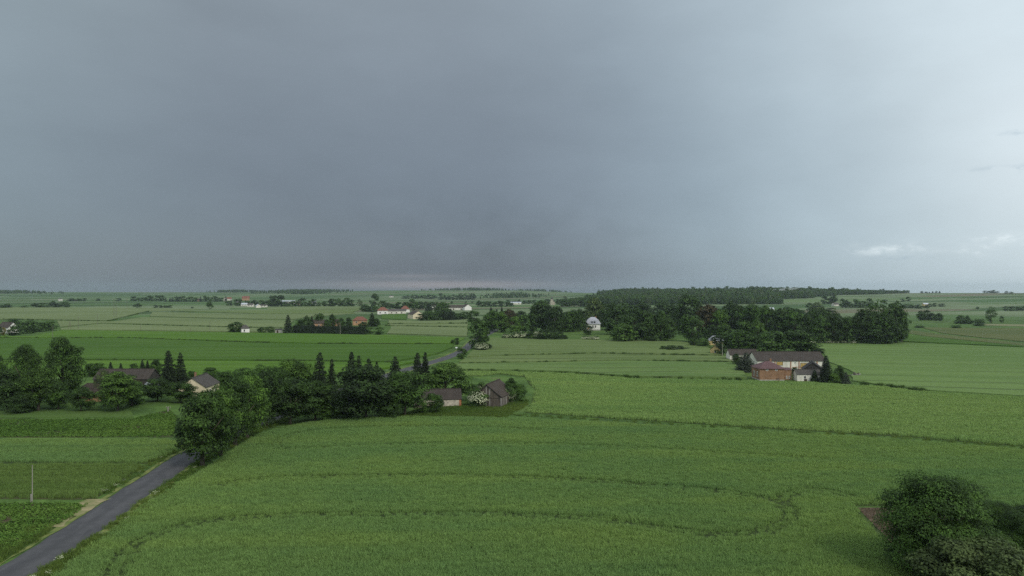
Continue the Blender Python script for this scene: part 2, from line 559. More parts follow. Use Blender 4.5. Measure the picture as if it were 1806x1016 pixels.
# buildings
plain_mat('white_plaster', (0.78, 0.76, 0.71), 0.10, 0.8, 0.9, 0.2, 0.01)
plain_mat('dirty_white', (0.70, 0.67, 0.58), 0.16, 0.6, 0.9, 0.2, 0.01, stretch=(1, 1, 0.4))
plain_mat('cream_plaster', (0.66, 0.57, 0.40), 0.08, 0.6, 0.9, 0.2, 0.01)
plain_mat('yellow_plaster', (0.58, 0.45, 0.20), 0.12, 0.8, 0.9, 0.2, 0.01)
plain_mat('orange_plaster', (0.42, 0.25, 0.14), 0.15, 0.8, 0.9, 0.2, 0.01)
plain_mat('stone_wall', (0.50, 0.45, 0.36), 0.25, 1.5, 0.95, 0.2, 0.03)
brick_mat('brick_red', lin(148, 111, 83), lin(128, 96, 73), lin(140, 118, 98))
brick_mat('brick_orange', lin(176, 106, 66), lin(150, 88, 58), lin(150, 122, 96))
plain_mat('grey_boards', (0.125, 0.104, 0.084), 0.35, 2.5, 0.9, 0.2, 0.02, stretch=(3, 3, 0.25))
plain_mat('pale_board', (0.30, 0.28, 0.25), 0.3, 2.5, 0.9, 0.2, 0.02, stretch=(3, 3, 0.25))
plain_mat('dark_boards', (0.055, 0.050, 0.045), 0.3, 2.5, 0.9, 0.2, 0.02, stretch=(3, 3, 0.25))
roof_mat('roof_brown', (0.052, 0.043, 0.037), (0.078, 0.064, 0.055), 2.6)
roof_mat('roof_grey', (0.072, 0.066, 0.059), (0.104, 0.095, 0.086), 2.6)
roof_mat('roof_dark', (0.045, 0.043, 0.044), (0.075, 0.070, 0.070), 2.6)
roof_mat('roof_rust', (0.050, 0.040, 0.032), (0.078, 0.062, 0.050), 2.2)
roof_mat('roof_red', (0.165, 0.068, 0.050), (0.225, 0.098, 0.068), 2.2)
roof_mat('roof_maroon', (0.105, 0.060, 0.062), (0.150, 0.090, 0.092), 1.6)
roof_mat('roof_slate', (0.34, 0.35, 0.39), (0.44, 0.45, 0.49), 2.2)
roof_mat('roof_metal', (0.42, 0.45, 0.49), (0.52, 0.55, 0.60), 1.6)
plain_mat('metal_blue', (0.20, 0.235, 0.27), 0.1, 1, 0.5, 0.4)
plain_mat('door_yellow', (0.46, 0.32, 0.10), 0.2, 1.5, 0.8, 0.3)
plain_mat('door_brown', (0.075, 0.052, 0.038), 0.2, 1.5, 0.8, 0.3)
plain_mat('concrete', (0.40, 0.39, 0.35), 0.12, 2, 0.9, 0.2)
plain_mat('pole_concrete', (0.30, 0.285, 0.245), 0.12, 2, 0.9, 0.2)
plain_mat('pole_wood', (0.16, 0.14, 0.115), 0.2, 2, 0.9, 0.2)
plain_mat('ceramic', (0.5, 0.46, 0.42), 0.1, 2, 0.4, 0.5)
plain_mat('sign_white', (0.85, 0.85, 0.85), 0.02, 1, 0.5, 0.4)


def glass_mat():
    m, N = new_mat('window_glass')
    finish(N, (0.02, 0.024, 0.03, 1), 0.08, None, 0, 0.5)
    MATS['window_glass'] = m


glass_mat()

# ------------------------------------------------------------------ terrain, one sheet out past the horizon
def axis(a, b, fine, grow):
    out, x, s = [0.0], 0.0, fine
    while x < b:
        x += s
        s *= grow
        out.append(x)
    neg, x, s = [], 0.0, fine
    while x > a:
        x -= s
        s *= grow
        neg.append(x)
    return np.array(sorted(neg) + out)


GX = axis(-6500, 6500, 40, 1.03)
GY = np.concatenate([np.arange(-1500, 900, 100.0), np.arange(900, 4200, 30.0), np.arange(4200, 5601, 200.0)])
xx, yy = np.meshgrid(GX, GY)
zz = height(xx, yy)
nx, ny = len(GX), len(GY)
me = bpy.data.meshes.new('terrain')
ii = np.arange(nx * ny).reshape(ny, nx)
fa = np.stack([ii[:-1, :-1], ii[:-1, 1:], ii[1:, 1:], ii[1:, :-1]], -1).reshape(-1, 4)
me.from_pydata(np.stack([xx, yy, zz], -1).reshape(-1, 3).tolist(), [], fa.tolist())
me.polygons.foreach_set('use_smooth', [True] * len(me.polygons))
tag(link('terrain', me, None, MATS['ground']), 'rolling farmland with verges, yards and far strips of crops', None, None, 'structure')


def inset(poly, g):
    """move every side of a world polygon inward by g metres"""
    n = len(poly)
    area = sum(poly[i][0] * poly[(i + 1) % n][1] - poly[(i + 1) % n][0] * poly[i][1] for i in range(n))
    sgn = 1 if area > 0 else -1
    out = []
    for i in range(n):
        p0, p1, p2 = Vector(poly[i - 1]), Vector(poly[i]), Vector(poly[(i + 1) % n])
        d1, d2 = (p1 - p0).normalized(), (p2 - p1).normalized()
        n1, n2 = Vector((-d1.y, d1.x)) * sgn, Vector((-d2.y, d2.x)) * sgn
        b = n1 + n2
        k = b.dot(n1)
        b = b / k if abs(k) > 0.35 else b.normalized() * 1.6
        out.append(p1 + b * g)
    return out


def world_poly(pts):
    return [Vector((p.x, p.y)) for p in (at(*q) for q in pts)]


def sheet(name, poly, mat, lift, skirt=0.3, step=60.0):
    """a sheet draped on the terrain, standing `lift` above it, with closed sides"""
    bm = bmesh.new()
    vs = [bm.verts.new((p[0], p[1], 0)) for p in poly]
    f = bm.faces.new(vs)
    if f.normal.z < 0:
        f.normal_flip()
    f.normal_update()
    if f.normal.z < 0:
        f.normal_flip()
    bmesh.ops.triangulate(bm, faces=bm.faces[:])
    xs, ys = [p[0] for p in poly], [p[1] for p in poly]
    if max(ys) > 900:
        for k in (0, 1):
            lo, hi = (min(xs), max(xs)) if k == 0 else (max(min(ys), 900), max(ys))
            lines = [g for g in (GX if k == 0 else GY) if lo < g < hi]
            lines = lines[:: max(1, len(lines) // 60)]
            no = (1, 0, 0) if k == 0 else (0, 1, 0)
            for g in lines:
                bmesh.ops.bisect_plane(bm, geom=bm.verts[:] + bm.edges[:] + bm.faces[:], plane_co=(g, g, 0), plane_no=no)
    for v in bm.verts:
        v.co.z = float(height(v.co.x, v.co.y)) + lift
    edges = [e for e in bm.edges if e.is_boundary]
    ret = bmesh.ops.extrude_edge_only(bm, edges=edges)
    for v in ret['geom']:
        if isinstance(v, bmesh.types.BMVert):
            v.co.z -= lift + skirt
    bmesh.ops.recalc_face_normals(bm, faces=bm.faces[:])
    me = bpy.data.meshes.new(name)
    bm.to_mesh(me)
    bm.free()
    return link(name, me, None, mat)


def ragged(poly):
    """break long straight sides into short uneven ones, as drilled edges are"""
    out, n = [], len(poly)
    for i in range(n):
        a, b = Vector(poly[i]), Vector(poly[(i + 1) % n])
        d = b - a
        out.append(a)
        dist = (0.5 * (a + b)).length
        if dist > 1000 or d.length < 10:
            continue
        nrm = Vector((-d.y, d.x)).normalized()
        k = min(60, int(d.length / max(5.0, dist / 40)))
        for j in range(1, k):
            t = j / k
            out.append(a + d * t + nrm * (rng.normal(0, 0.16) + 0.25 * math.sin(j * 0.9 + i)))
    return out


def field(label, pts, mat, lift=0.7, gap=0.8, name='field', world=False):
    poly = [Vector(p) for p in pts] if world else world_poly(pts)
    o = sheet(name, ragged(inset(poly, gap)), MATS[mat], lift)
    return tag(o, label, None, None, 'structure')


# ------------------------------------------------------------------ the road
road_c = []
for q in ((-60, 1090), (25, 1008), (108, 958), (194, 899), (268, 848), (340, 801), (386, 777), (425, 758)):
    p = at(*q)
    road_c.append((p.x, p.y))
road_c = [(-60, -400), (-54, -60), (-54.5, 20), (-55.5, 70)] + [c for c in road_c if c[1] > 74]
road_c += [(-58.5, 185), (-55, 215), (-49.5, 250), (-43, 282), (-36.0, 312), (-29.5, 342), (-25.5, 375), (-23.6, 405), (-23.2, 435), (-20.5, 475), (-16, 525),
           (-9, 600), (0, 700), (10, 950)]


def spline(pts, n):
    pts = [Vector(p) for p in pts]
    out = []
    for i in range(len(pts) - 1):
        p0, p1, p2, p3 = pts[max(i - 1, 0)], pts[i], pts[i + 1], pts[min(i + 2, len(pts) - 1)]
        for k in range(n):
            t = k / n
            out.append(0.5 * ((2 * p1) + (p2 - p0) * t + (2 * p0 - 5 * p1 + 4 * p2 - p3) * t * t + (3 * p1 - p0 - 3 * p2 + p3) * t ** 3))
    out.append(pts[-1])
    return out


ROAD = spline(road_c, 8)


def ribbon(name, line, a, b, z, mat, wav=0.0, skirt=0.0, bump=0.0):
    """strip between offsets a and b (metres, + is to the right of travel) along a line"""
    vs, fs, uv = [], [], []
    run = 0.0
    for i, p in enumerate(line):
        d = (line[min(i + 1, len(line) - 1)] - line[max(i - 1, 0)]).normalized()
        nrm = Vector((d.y, -d.x))
        if i:
            run += (p - line[i - 1]).length
        wa = wav * math.sin(run * 0.31 + 1.3) + wav * 0.7 * math.sin(run * 1.1)
        wb = wav * math.sin(run * 0.27 + 4.1) + wav * 0.7 * math.sin(run * 0.83 + 2)
        for k in range(5):
            t = k / 4
            off = a + wa * (1 if k == 0 else 0) + (b + wb * (1 if k == 4 else 0) - a - wa * (1 if k == 0 else 0)) * t
            q = p + nrm * off
            h = float(height(q.x, q.y)) + z + bump * (1 - (2 * t - 1) ** 2)
            if skirt and k in (0, 4):
                h -= skirt
            vs.append((q.x, q.y, h))
            uv.append((t, run))
    for i in range(len(line) - 1):
        for k in range(4):
            j = i * 5 + k
            fs.append((j, j + 1, j + 6, j + 5))
    me = bpy.data.meshes.new(name)
    me.from_pydata(vs, [], fs)
    ul = me.uv_layers.new(name='UVMap')
    for l in me.loops:
        ul.data[l.index].uv = uv[l.vertex_index]
    me.polygons.foreach_set('use_smooth', [True] * len(me.polygons))
    me.update()
    return link(name, me, None, mat)


def dense(line, step):
    out = [line[0]]
    for a, b in zip(line, line[1:]):
        n = max(1, int((b - a).length / step))
        out += [a + (b - a) * (k / n) for k in range(1, n + 1)]
    return out


RD = dense([p for p in ROAD], 2.0)
tag(ribbon('road', RD, -2.7, 2.7, 0.10, MATS['asphalt'], 0.13, 0.10, 0.05), 'narrow grey asphalt road curving past the roadside trees', None, None, 'structure')
tag(ribbon('verge', RD, -3.6, -2.8, 0.05, MATS['verge_yellow'], 0.18), 'dry yellowish grass verge along the far edge of the road', None, None, 'structure')
tag(ribbon('verge', [p for p in RD if 60 < p.y < 330], 2.9, 3.7, 0.05, MATS['verge_yellow'], 0.25), 'dry grass verge between road and wheat field', None, None, 'structure')
# bare earth pull-in beside the road
pi = [p for p in RD if 99 < p.y < 113]
tag(ribbon('bare_earth', pi, -5.6, -2.8, 0.062, MATS['soil_tan'], 0.5), 'bare earth field entrance beside the road', None, None, 'structure')

# ------------------------------------------------------------------ fields (corner points surveyed from the photograph)
A_POLY = [(-48.8, 30), (-50.2, 75)] + [tuple(Vector((p.x, p.y))) for p in (at(*q) for q in ((235, 905), (357, 829), (452, 769), (490, 757), (545, 746), (620, 739), (720, 736), (880, 738), (1050, 745),
          (1210, 755), (1420, 767), (1600, 778), (1806, 795), (2150, 822), (2150, 905), (1700, 893), (1508, 893), (1590, 990), (1640, 1060)))] + [(38, 30)]
A_POLY[1] = (-50.5, 80)
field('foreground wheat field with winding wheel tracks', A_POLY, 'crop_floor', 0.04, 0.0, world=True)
B_PTS = [(925, 728), (1050, 737), (1210, 747), (1420, 760), (1600, 771), (1806, 788), (2200, 816), (2200, 706), (1806, 703), (1640, 693), (1560, 684), (1490, 680),
         (1420, 676), (1320, 673), (1120, 669), (1000, 660), (900, 657), (806, 656), (812, 664), (845, 664), (880, 660), (925, 665), (945, 690), (935, 715)]
B_POLY = [tuple(p) for p in world_poly(B_PTS)]
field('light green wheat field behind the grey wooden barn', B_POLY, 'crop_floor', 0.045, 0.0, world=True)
field('green field sweeping right behind the brick farmhouse', [(1502, 673), (1560, 681), (1640, 690), (1806, 700), (2250, 702), (2250, 628), (1806, 614), (1590, 605), (1432, 606), (1452, 624), (1462, 640), (1480, 646), (1504, 658), (1500, 664)],
      'wheat_right', 0.4, 0.2)
field('pale field in front of the park wood and manor', [(866, 597), (1000, 600), (1200, 604), (1244, 611), (1275, 628), (1050, 624.5), (930, 627), (822, 631), (840, 612)], 'barley_dull', 0.7, 0.3)
field('narrow field strip between two dark balks', [(823, 632.5), (930, 628.5), (1050, 626), (1280, 630), (1296, 640), (1100, 637), (960, 640), (808, 642)], 'barley_dull', 0.7, 0.35)
field('darker green field strip left of the brick farm', [(806, 643.5), (960, 641.5), (1100, 638.5), (1298, 641.5), (1320, 669), (1120, 666.5), (1000, 658), (900, 655), (796, 654)], 'wheat_mid', 0.7, 0.4)
# left of the road
field('bluish wheat field left of the road', [(-700, 776), (290, 775), (313, 778), (318, 796), (262, 819), (-700, 817)], 'crop_floor', 0.04, 0.25)
field('dark streaked rye field behind the concrete pole', [(-800, 820), (255, 821), (170, 882), (-800, 881)], 'crop_soil', 0.03, 0.25)
field('low dark beet field in the bottom corner', [(-900, 886), (160, 888), (126, 915), (70, 945), (0, 983), (-150, 1075), (-900, 1075)], 'crop_soil', 0.05, 0.4)
field('potato field in front of the farmyard trees', [(-700, 741), (235, 738), (300, 722), (316, 735), (308, 772), (-700, 773)], 'crop_soil', 0.05, 0.3)
field('mown bright grass strip below the farmyard trees', [(-700, 728), (232, 725), (236, 737), (-700, 739)], 'meadow', 0.12, 0.2)
field('fresh green oat field behind the farmyard', [(-900, 637), (230, 636), (560, 638), (690, 640), (770, 626), (800, 614), (802, 609), (560, 608.5), (440, 606), (230, 598), (-900, 598)], 'oats_deep', 0.7, 0.6)
field('narrow oat strip right behind the farmyard trees', [(-900, 664), (340, 664), (600, 664), (690, 650), (742, 637), (690, 642), (560, 640), (230, 638), (-900, 639)], 'oats_green', 0.7, 0.4)
field('brightest green oat field before the hedged farm', [(-900, 596.5), (230, 597), (440, 604), (560, 607), (802, 607.5), (822, 598), (700, 593), (560, 590), (440, 588), (230, 585), (110, 583), (60, 594)], 'oats_green', 0.7, 0.7)
field('pale barley field between hedged farm and road', [(680, 589.5), (826, 594.5), (826, 579), (770, 578), (690, 576)], 'barley_pale', 0.7, 0.8)
field('narrow pale strip above the barley field', [(682, 574.5), (770, 576.5), (826, 577), (826, 571.5), (760, 573.5), (684, 573)], 'barley_pale', 0.7, 0.6)
field('pale sloping strip below the cream barn', [(684, 571.5), (760, 572), (826, 570), (826, 564), (800, 566), (740, 567), (684, 565)], 'barley_pale', 0.7, 0.6)
field('pale barley field with thin power poles', [(105, 583), (230, 583.5), (440, 586.5), (520, 587), (505, 581), (440, 579.5), (230, 574), (180, 572), (105, 580)], 'barley_pale', 0.7, 0.8)
field('wide pale barley field in the middle distance', [(105, 578), (180, 570.5), (230, 572), (440, 578), (506, 579), (520, 566), (452, 565), (250, 560), (200, 568), (100, 566.5)], 'barley_pale', 0.7, 0.9)
field('broad pale field above the white gabled house', [(-1200, 562), (60, 564), (190, 566.5), (262, 549), (360, 546), (230, 543.5), (110, 543), (-1200, 544)], 'barley_pale', 0.7, 1.0)
field('pale field strip below the scattered village', [(262, 558.5), (452, 563.5), (520, 564), (545, 560), (630, 553), (452, 555), (268, 551)], 'barley_pale', 0.7, 1.2)
field('dull green strip under the far village', [(300, 549), (452, 553.5), (620, 552), (640, 546), (560, 547), (452, 548)], 'barley_dull', 0.7, 1.0)
field('pale strip along the far village edge', [(470, 546.5), (560, 545.8), (642, 545), (642, 541.3), (560, 541), (470, 542)], 'barley_pale', 0.7, 1.0)
field('green patch beside the red roofed farm', [(672, 563), (718, 565), (716, 554), (672, 555)], 'oats_deep', 0.7, 0.5)
# right
field('dull meadow right of the park wood', [(1625, 578), (2300, 583), (2300, 612), (1806, 603), (1730, 596), (1660, 588)], 'meadow_dull', 0.3, 0.5)
field('tan grass strip curving right of the park wood', [(1592, 581), (1660, 590), (1730, 598), (1806, 606), (2300, 616), (2300, 622), (1806, 610.5), (1720, 602), (1640, 594), (1592, 587)], 'meadow_dull', 0.2, 0.3)
field('green strip along the end of the park wood', [(1592, 588.5), (1640, 596), (1720, 603.5), (1806, 611.5), (1806, 612.8), (1592, 603)], 'oats_deep', 0.5, 0.3)
field('tan dry strip by the tall lone tree', [(1735, 571.5), (1806, 572.5), (2300, 575), (2300, 579), (1806, 576), (1735, 574)], 'stubble_tan', 0.2, 0.3)

# ------------------------------------------------------------------ scatter of crop and grass plants


def gn_scatter(name, pts, scl, variants, seed=1, label=None, kind='stuff', tilt=0.0):
    me = bpy.data.meshes.new(name)
    me.vertices.add(len(pts))
    me.vertices.foreach_set('co', np.asarray(pts, dtype=np.float32).reshape(-1))
    at_ = me.attributes.new('plant_scale', 'FLOAT', 'POINT')
    at_.data.foreach_set('value', np.asarray(scl, dtype=np.float32))
    o = link(name, me)
    g = bpy.data.node_groups.new(name + '_nodes', 'GeometryNodeTree')
    g.interface.new_socket('Geometry', in_out='INPUT', socket_type='NodeSocketGeometry')
    g.interface.new_socket('Geometry', in_out='OUTPUT', socket_type='NodeSocketGeometry')
    nd, lk = g.nodes, g.links
    gi, go = nd.new('NodeGroupInput'), nd.new('NodeGroupOutput')
    join = nd.new('GeometryNodeJoinGeometry')
    for v in variants:
        oi = nd.new('GeometryNodeObjectInfo')
        oi.inputs['Object'].default_value = v
        oi.inputs['As Instance'].default_value = False
        g2 = nd.new('GeometryNodeGeometryToInstance')
        lk.new(oi.outputs['Geometry'], g2.inputs[0])
        lk.new(g2.outputs[0], join.inputs[0])
    inst = nd.new('GeometryNodeInstanceOnPoints')
    inst.inputs['Pick Instance'].default_value = True
    lk.new(gi.outputs[0], inst.inputs['Points'])
    lk.new(join.outputs[0], inst.inputs['Instance'])
    ri = nd.new('FunctionNodeRandomValue')
    ri.data_type = 'INT'
    ri.inputs[4].default_value = 0
    ri.inputs[5].default_value = len(variants) - 1
    ri.inputs['Seed'].default_value = seed
    lk.new(ri.outputs[2], inst.inputs['Instance Index'])
    rv = nd.new('FunctionNodeRandomValue')
    rv.data_type = 'FLOAT_VECTOR'
    rv.inputs[0].default_value = (-tilt, -tilt, 0)
    rv.inputs[1].default_value = (tilt, tilt, 6.283)
    rv.inputs['Seed'].default_value = seed + 5
    lk.new(rv.outputs[0], inst.inputs['Rotation'])
    na = nd.new('GeometryNodeInputNamedAttribute')
    na.data_type = 'FLOAT'
    na.inputs['Name'].default_value = 'plant_scale'
    lk.new(na.outputs['Attribute'], inst.inputs['Scale'])
    lk.new(inst.outputs[0], go.inputs[0])
    md = o.modifiers.new('scatter', 'NODES')
    md.node_group = g
    if label:
        tag(o, label, None, None, kind)
    return o


def proto(name, mesh, mat):
    """an unlinked object that only lends its mesh to a scatter"""
    mesh.materials.append(mat)
    return bpy.data.objects.new(name, mesh)


def tuft_mesh(name, n, radius, h, wid, r_, lean=0.35):
    base = np.zeros((n, 3))
    a, q = r_.uniform(0, 2 * np.pi, n), np.sqrt(r_.uniform(0, 1, n)) * radius
    base[:, 0], base[:, 1] = np.cos(a) * q, np.sin(a) * q
    hh = h * r_.uniform(0.65, 1.1, n)
    th = r_.uniform(0, 2 * np.pi, n)
    side = np.stack([np.cos(th), np.sin(th), np.zeros(n)], -1) * (wid * r_.uniform(0.6, 1.3, n))[:, None]
    ld = r_.uniform(0, 2 * np.pi, n)
    lv = np.stack([np.cos(ld), np.sin(ld), np.zeros(n)], -1) * (hh * r_.uniform(0.05, lean, n))[:, None]
    up = np.zeros((n, 3))
    up[:, 2] = hh
    mid = base + up * 0.6 + lv * 0.35
    tip = base + up + lv
    q1 = np.stack([base - side * 0.5, base + side * 0.5, mid + side * 0.5, mid - side * 0.5], 1)
    q2 = np.stack([mid - side * 0.5, mid + side * 0.5, tip + side * 0.35, tip - side * 0.35], 1)
    return quad_mesh(name, np.concatenate([q1, q2]))


def inside(poly, P):
    x, y = P[:, 0], P[:, 1]
    r = np.zeros(len(P), bool)
    n = len(poly)
    for i in range(n):
        x1, y1 = poly[i][0], poly[i][1]
        x2, y2 = poly[(i + 1) % n][0], poly[(i + 1) % n][1]
        if y1 == y2:
            continue
        c = ((y1 > y) != (y2 > y)) & (x < (x2 - x1) * (y - y1) / (y2 - y1) + x1)
        r ^= c
    return r


def dist_line(P, line):
    d = np.full(len(P), 1e9)
    for a, b in zip(line, line[1:]):
        a, b = np.array(a[:2]), np.array(b[:2])
        ab = b - a
        t = np.clip(((P - a) @ ab) / max(ab @ ab, 1e-9), 0, 1)
        d = np.minimum(d, np.linalg.norm(P - (a + t[:, None] * ab), axis=1))
    return d


def fill(poly, spacing, jitter=0.45):
    xs, ys = [p[0] for p in poly], [p[1] for p in poly]
    gx, gy = np.meshgrid(np.arange(min(xs), max(xs), spacing), np.arange(min(ys), max(ys), spacing))
    P = np.stack([gx.ravel(), gy.ravel()], -1)
    P = P + rng.uniform(-jitter, jitter, P.shape) * spacing
    return P[inside(poly, P)]


def in_view(P, margin=14):
    return np.abs(P[:, 0]) < P[:, 1] * 0.74 + margin + 12


TUFT_NEAR = [proto('tuft_near', tuft_mesh('tuft_near', 90, 0.62, 0.55, 0.035, np.random.default_rng(k), 0.7), MATS['crop_blade']) for k in range(4)]
TUFT_MID = [proto('tuft_mid', tuft_mesh('tuft_mid', 130, 1.25, 0.65, 0.07, np.random.default_rng(20 + k), 0.7), MATS['crop_blade']) for k in range(3)]
for o in TUFT_NEAR:
    o.data.materials[0] = MATS['wheat_blade']
for o in TUFT_MID:
    o.data.materials[0] = MATS['wheat_blade_light']


def px_line(pts, n=10):
    return [tuple(p) for p in spline([tuple(at(*q).xy) for q in pts], n)]


TRACKS = [
    px_line([(195, 1040), (205, 1005), (225, 975), (265, 950), (335, 928), (420, 917), (600, 911), (850, 910), (1050, 919), (1180, 937), (1270, 946), (1345, 940), (1388, 922), (1392, 903), (1365, 886), (1300, 873),
             (1180, 861), (1000, 848), (800, 842), (600, 843), (470, 847), (385, 858)]),
    px_line([(1384, 893), (1384, 882), (1396, 873), (1425, 868), (1460, 868), (1492, 877)]),
    px_line([(500, 796), (486, 787), (497, 776), (540, 764), (640, 756), (800, 754), (950, 760)]),
    px_line([(500, 796), (640, 789), (820, 784), (1000, 787), (1200, 797), (1450, 812)]),
]
PA = fill([(p[0], p[1]) for p in inset([Vector(p) for p in A_POLY], 0.5)], 0.66)
PA = PA[in_view(PA)]
sA = rng.uniform(0.68, 1.2, len(PA))
for line, (t0, t1) in zip(TRACKS, ((0.15, 0.55), (0.12, 0.5), (0.2, 0.6), (0.35, 0.75))):
    d = dist_line(PA, line)
    wheel = (d > 0.22) & (d < 1.45)
    near = d < 0.22
    sA = np.where(wheel, np.minimum(sA, rng.uniform(t0, t1, len(PA))), np.where(near, np.minimum(sA, 0.8), sA))
ln = np.sin(PA[:, 0] * 0.23 + np.sin(PA[:, 1] * 0.11) * 2) * np.sin(PA[:, 1] * 0.31 + np.sin(PA[:, 0] * 0.07) * 3)
sA *= 1 + 0.08 * ln
far_a = PA[:, 1] > 125
gn_scatter('wheat', np.c_[PA, np.full(len(PA), 0.02)], sA, TUFT_NEAR, 3, 'standing green wheat filling the foreground field')
PB = fill([(p[0], p[1]) for p in inset([Vector(p) for p in B_POLY], 0.9)], 1.25)
PB = PB[in_view(PB, 30)]
sB = rng.uniform(0.72, 1.18, len(PB))
sB *= 1 + 0.06 * np.sin(PB[:, 1] * 0.35 + np.sin(PB[:, 0] * 0.05) * 2)
gn_scatter('wheat', np.c_[PB, np.full(len(PB), 0.02)], sB, TUFT_MID, 4, 'standing light green wheat behind the wooden barn')

# crops left of the road
L3 = world_poly([(-120, 777), (290, 776), (312, 779), (317, 796), (262, 818), (-120, 816)])
L2 = world_poly([(-160, 821), (254, 822), (172, 881), (-160, 880)])
L1 = world_poly([(-200, 888), (158, 889), (126, 914), (70, 944), (0, 982), (-120, 1050)])
L4 = world_poly([(-120, 742), (235, 739), (299, 724), (314, 736), (307, 771), (-120, 772)])
p3 = fill([tuple(p) for p in inset(L3, 0.4)], 0.8)
gn_scatter('wheat', np.c_[p3, np.full(len(p3), 0.03)], rng.uniform(0.75, 1.15, len(p3)), TUFT_NEAR, 5, 'bluish standing wheat left of the road')
RYE = [proto('tuft_rye', tuft_mesh('tuft_rye', 80, 0.6, 0.7, 0.035, np.random.default_rng(90 + k), 0.5), MATS['rye_blade']) for k in range(3)]
p2 = fill([tuple(p) for p in inset(L2, 0.4)], 0.62)
s2 = rng.uniform(0.7, 1.1, len(p2)) * (1 - 0.6 * (np.abs(np.sin(p2[:, 1] * 0.55 + np.sin(p2[:, 0] * 0.05))) < 0.22) * (np.sin(p2[:, 0] * 0.13 + p2[:, 1]) > -0.5))
gn_scatter('rye', np.c_[p2, np.full(len(p2), 0.03)], s2, RYE, 6, 'dark green rye in streaky rows around the concrete pole')


def rosette_mesh(name, n, rad, h, size, r_):
    a, q = r_.uniform(0, 6.283, n), np.sqrt(r_.uniform(0, 1, n)) * rad
    z = h * (1 - (q / rad) ** 2) * r_.uniform(0.5, 1.1, n) + 0.04
    c = np.stack([np.cos(a) * q, np.sin(a) * q, z], -1)
    nr = np.stack([np.cos(a) * 0.5, np.sin(a) * 0.5, np.ones(n)], -1) + r_.normal(0, 0.35, (n, 3))
    nr /= np.linalg.norm(nr, axis=1)[:, None]
    t = r_.normal(size=(n, 3))
    u = np.cross(nr, t)
    u /= np.linalg.norm(u, axis=1)[:, None]
    v = np.cross(nr, u)
    s_ = size * r_.uniform(0.6, 1.3, n)[:, None]
    return quad_mesh(name, np.stack([c - u * s_, c + v * s_ * 0.6, c + u * s_, c - v * s_ * 0.6], 1))


ROS = [proto('beet_plant', rosette_mesh('beet_plant', 26, 0.34, 0.32, 0.13, np.random.default_rng(95 + k)), MATS['beet_leaf']) for k in range(3)]
for poly, nm, lb, rowd in ((L1, 'beet', 'low leafy beet plants in the bottom corner field', 0.6), (L4, 'potatoes', 'leafy potato rows in front of the farmyard trees', 0.75)):
    q = fill([tuple(p) for p in inset(poly, 0.3)], 0.5)
    q[:, 1] = np.round(q[:, 1] / rowd) * rowd + rng.normal(0, 0.05, len(q))
    bare = np.sin(q[:, 0] * 0.21 + 1.0) * np.sin(q[:, 1] * 0.33 + q[:, 0] * 0.05) > 0.72
    q = q[~bare | (rng.uniform(size=len(q)) < 0.35)]
    gn_scatter(nm, np.c_[q, np.full(len(q), 0.05)], rng.uniform(0.7, 1.3, len(q)), ROS, 7, lb)
tag(sheet('lawn', world_poly([(700, 735), (884, 736), (924, 727), (934, 714), (940, 700), (925, 700), (890, 712), (760, 717), (700, 724)]), MATS['meadow'], 0.05), 'bright rough grass before outbuilding and wooden barn', None, None, 'structure')
tag(sheet('lawn', world_poly([(880, 597), (1000, 599), (1195, 603), (1190, 590), (1090, 585), (1060, 582), (1000, 583), (890, 588)]), MATS['meadow'], 0.05), 'lawn and rough meadow before the manor', None, None, 'structure')
tag(sheet('lawn', world_poly([(1200, 604), (1244, 610), (1290, 628), (1330, 655), (1340, 640), (1300, 620), (1270, 606), (1240, 600)]), MATS['meadow'], 0.05), 'grassy garden strip by the yellow house', None, None, 'structure')

# rough grass along the road, the balk between the wheat fields and round the yards
GRASS = [proto('grass_tuft', tuft_mesh('grass_tuft', 40, 0.45, 0.38, 0.035, np.random.default_rng(60 + k), 0.9), MATS['crop_blade']) for k in range(3)]
for o in GRASS:
    o.data.materials[0] = MATS['grass_blade']
pts = []
for p, q in zip(RD, RD[1:]):
    if not 60 < p.y < 240:
        continue
    d = (q - p).normalized()
    nrm = Vector((d.y, -d.x))
    for off0, off1, n in ((2.9, 5.6, 9), (-6.5, -3.4, 8)):
        for _ in range(n):
            r_ = rng.uniform(off0, off1)
            if off0 < 0 and 98 < p.y < 114 and r_ > -6.6:
                continue
            s_ = p + nrm * r_ + d * rng.uniform(0, 2)
            pts.append((s_.x, s_.y))
balk = px_line([(880, 731), (1050, 741), (1210, 751), (1420, 763.5), (1600, 774.5), (1806, 791.5), (2100, 815)], 6)
for a, b in zip(balk, balk[1:]):
    a, b = Vector(a), Vector(b)
    for _ in range(int((b - a).length * 1.6)):
        s_ = a + (b - a) * rng.uniform(0, 1)
        pts.append((s_.x, s_.y + rng.uniform(-1.6, 1.6)))
yard = world_poly([(690, 738), (890, 738), (930, 716), (930, 706), (890, 712), (760, 716)])
for p in fill([tuple(p) for p in yard], 0.7):
    pts.append(tuple(p))
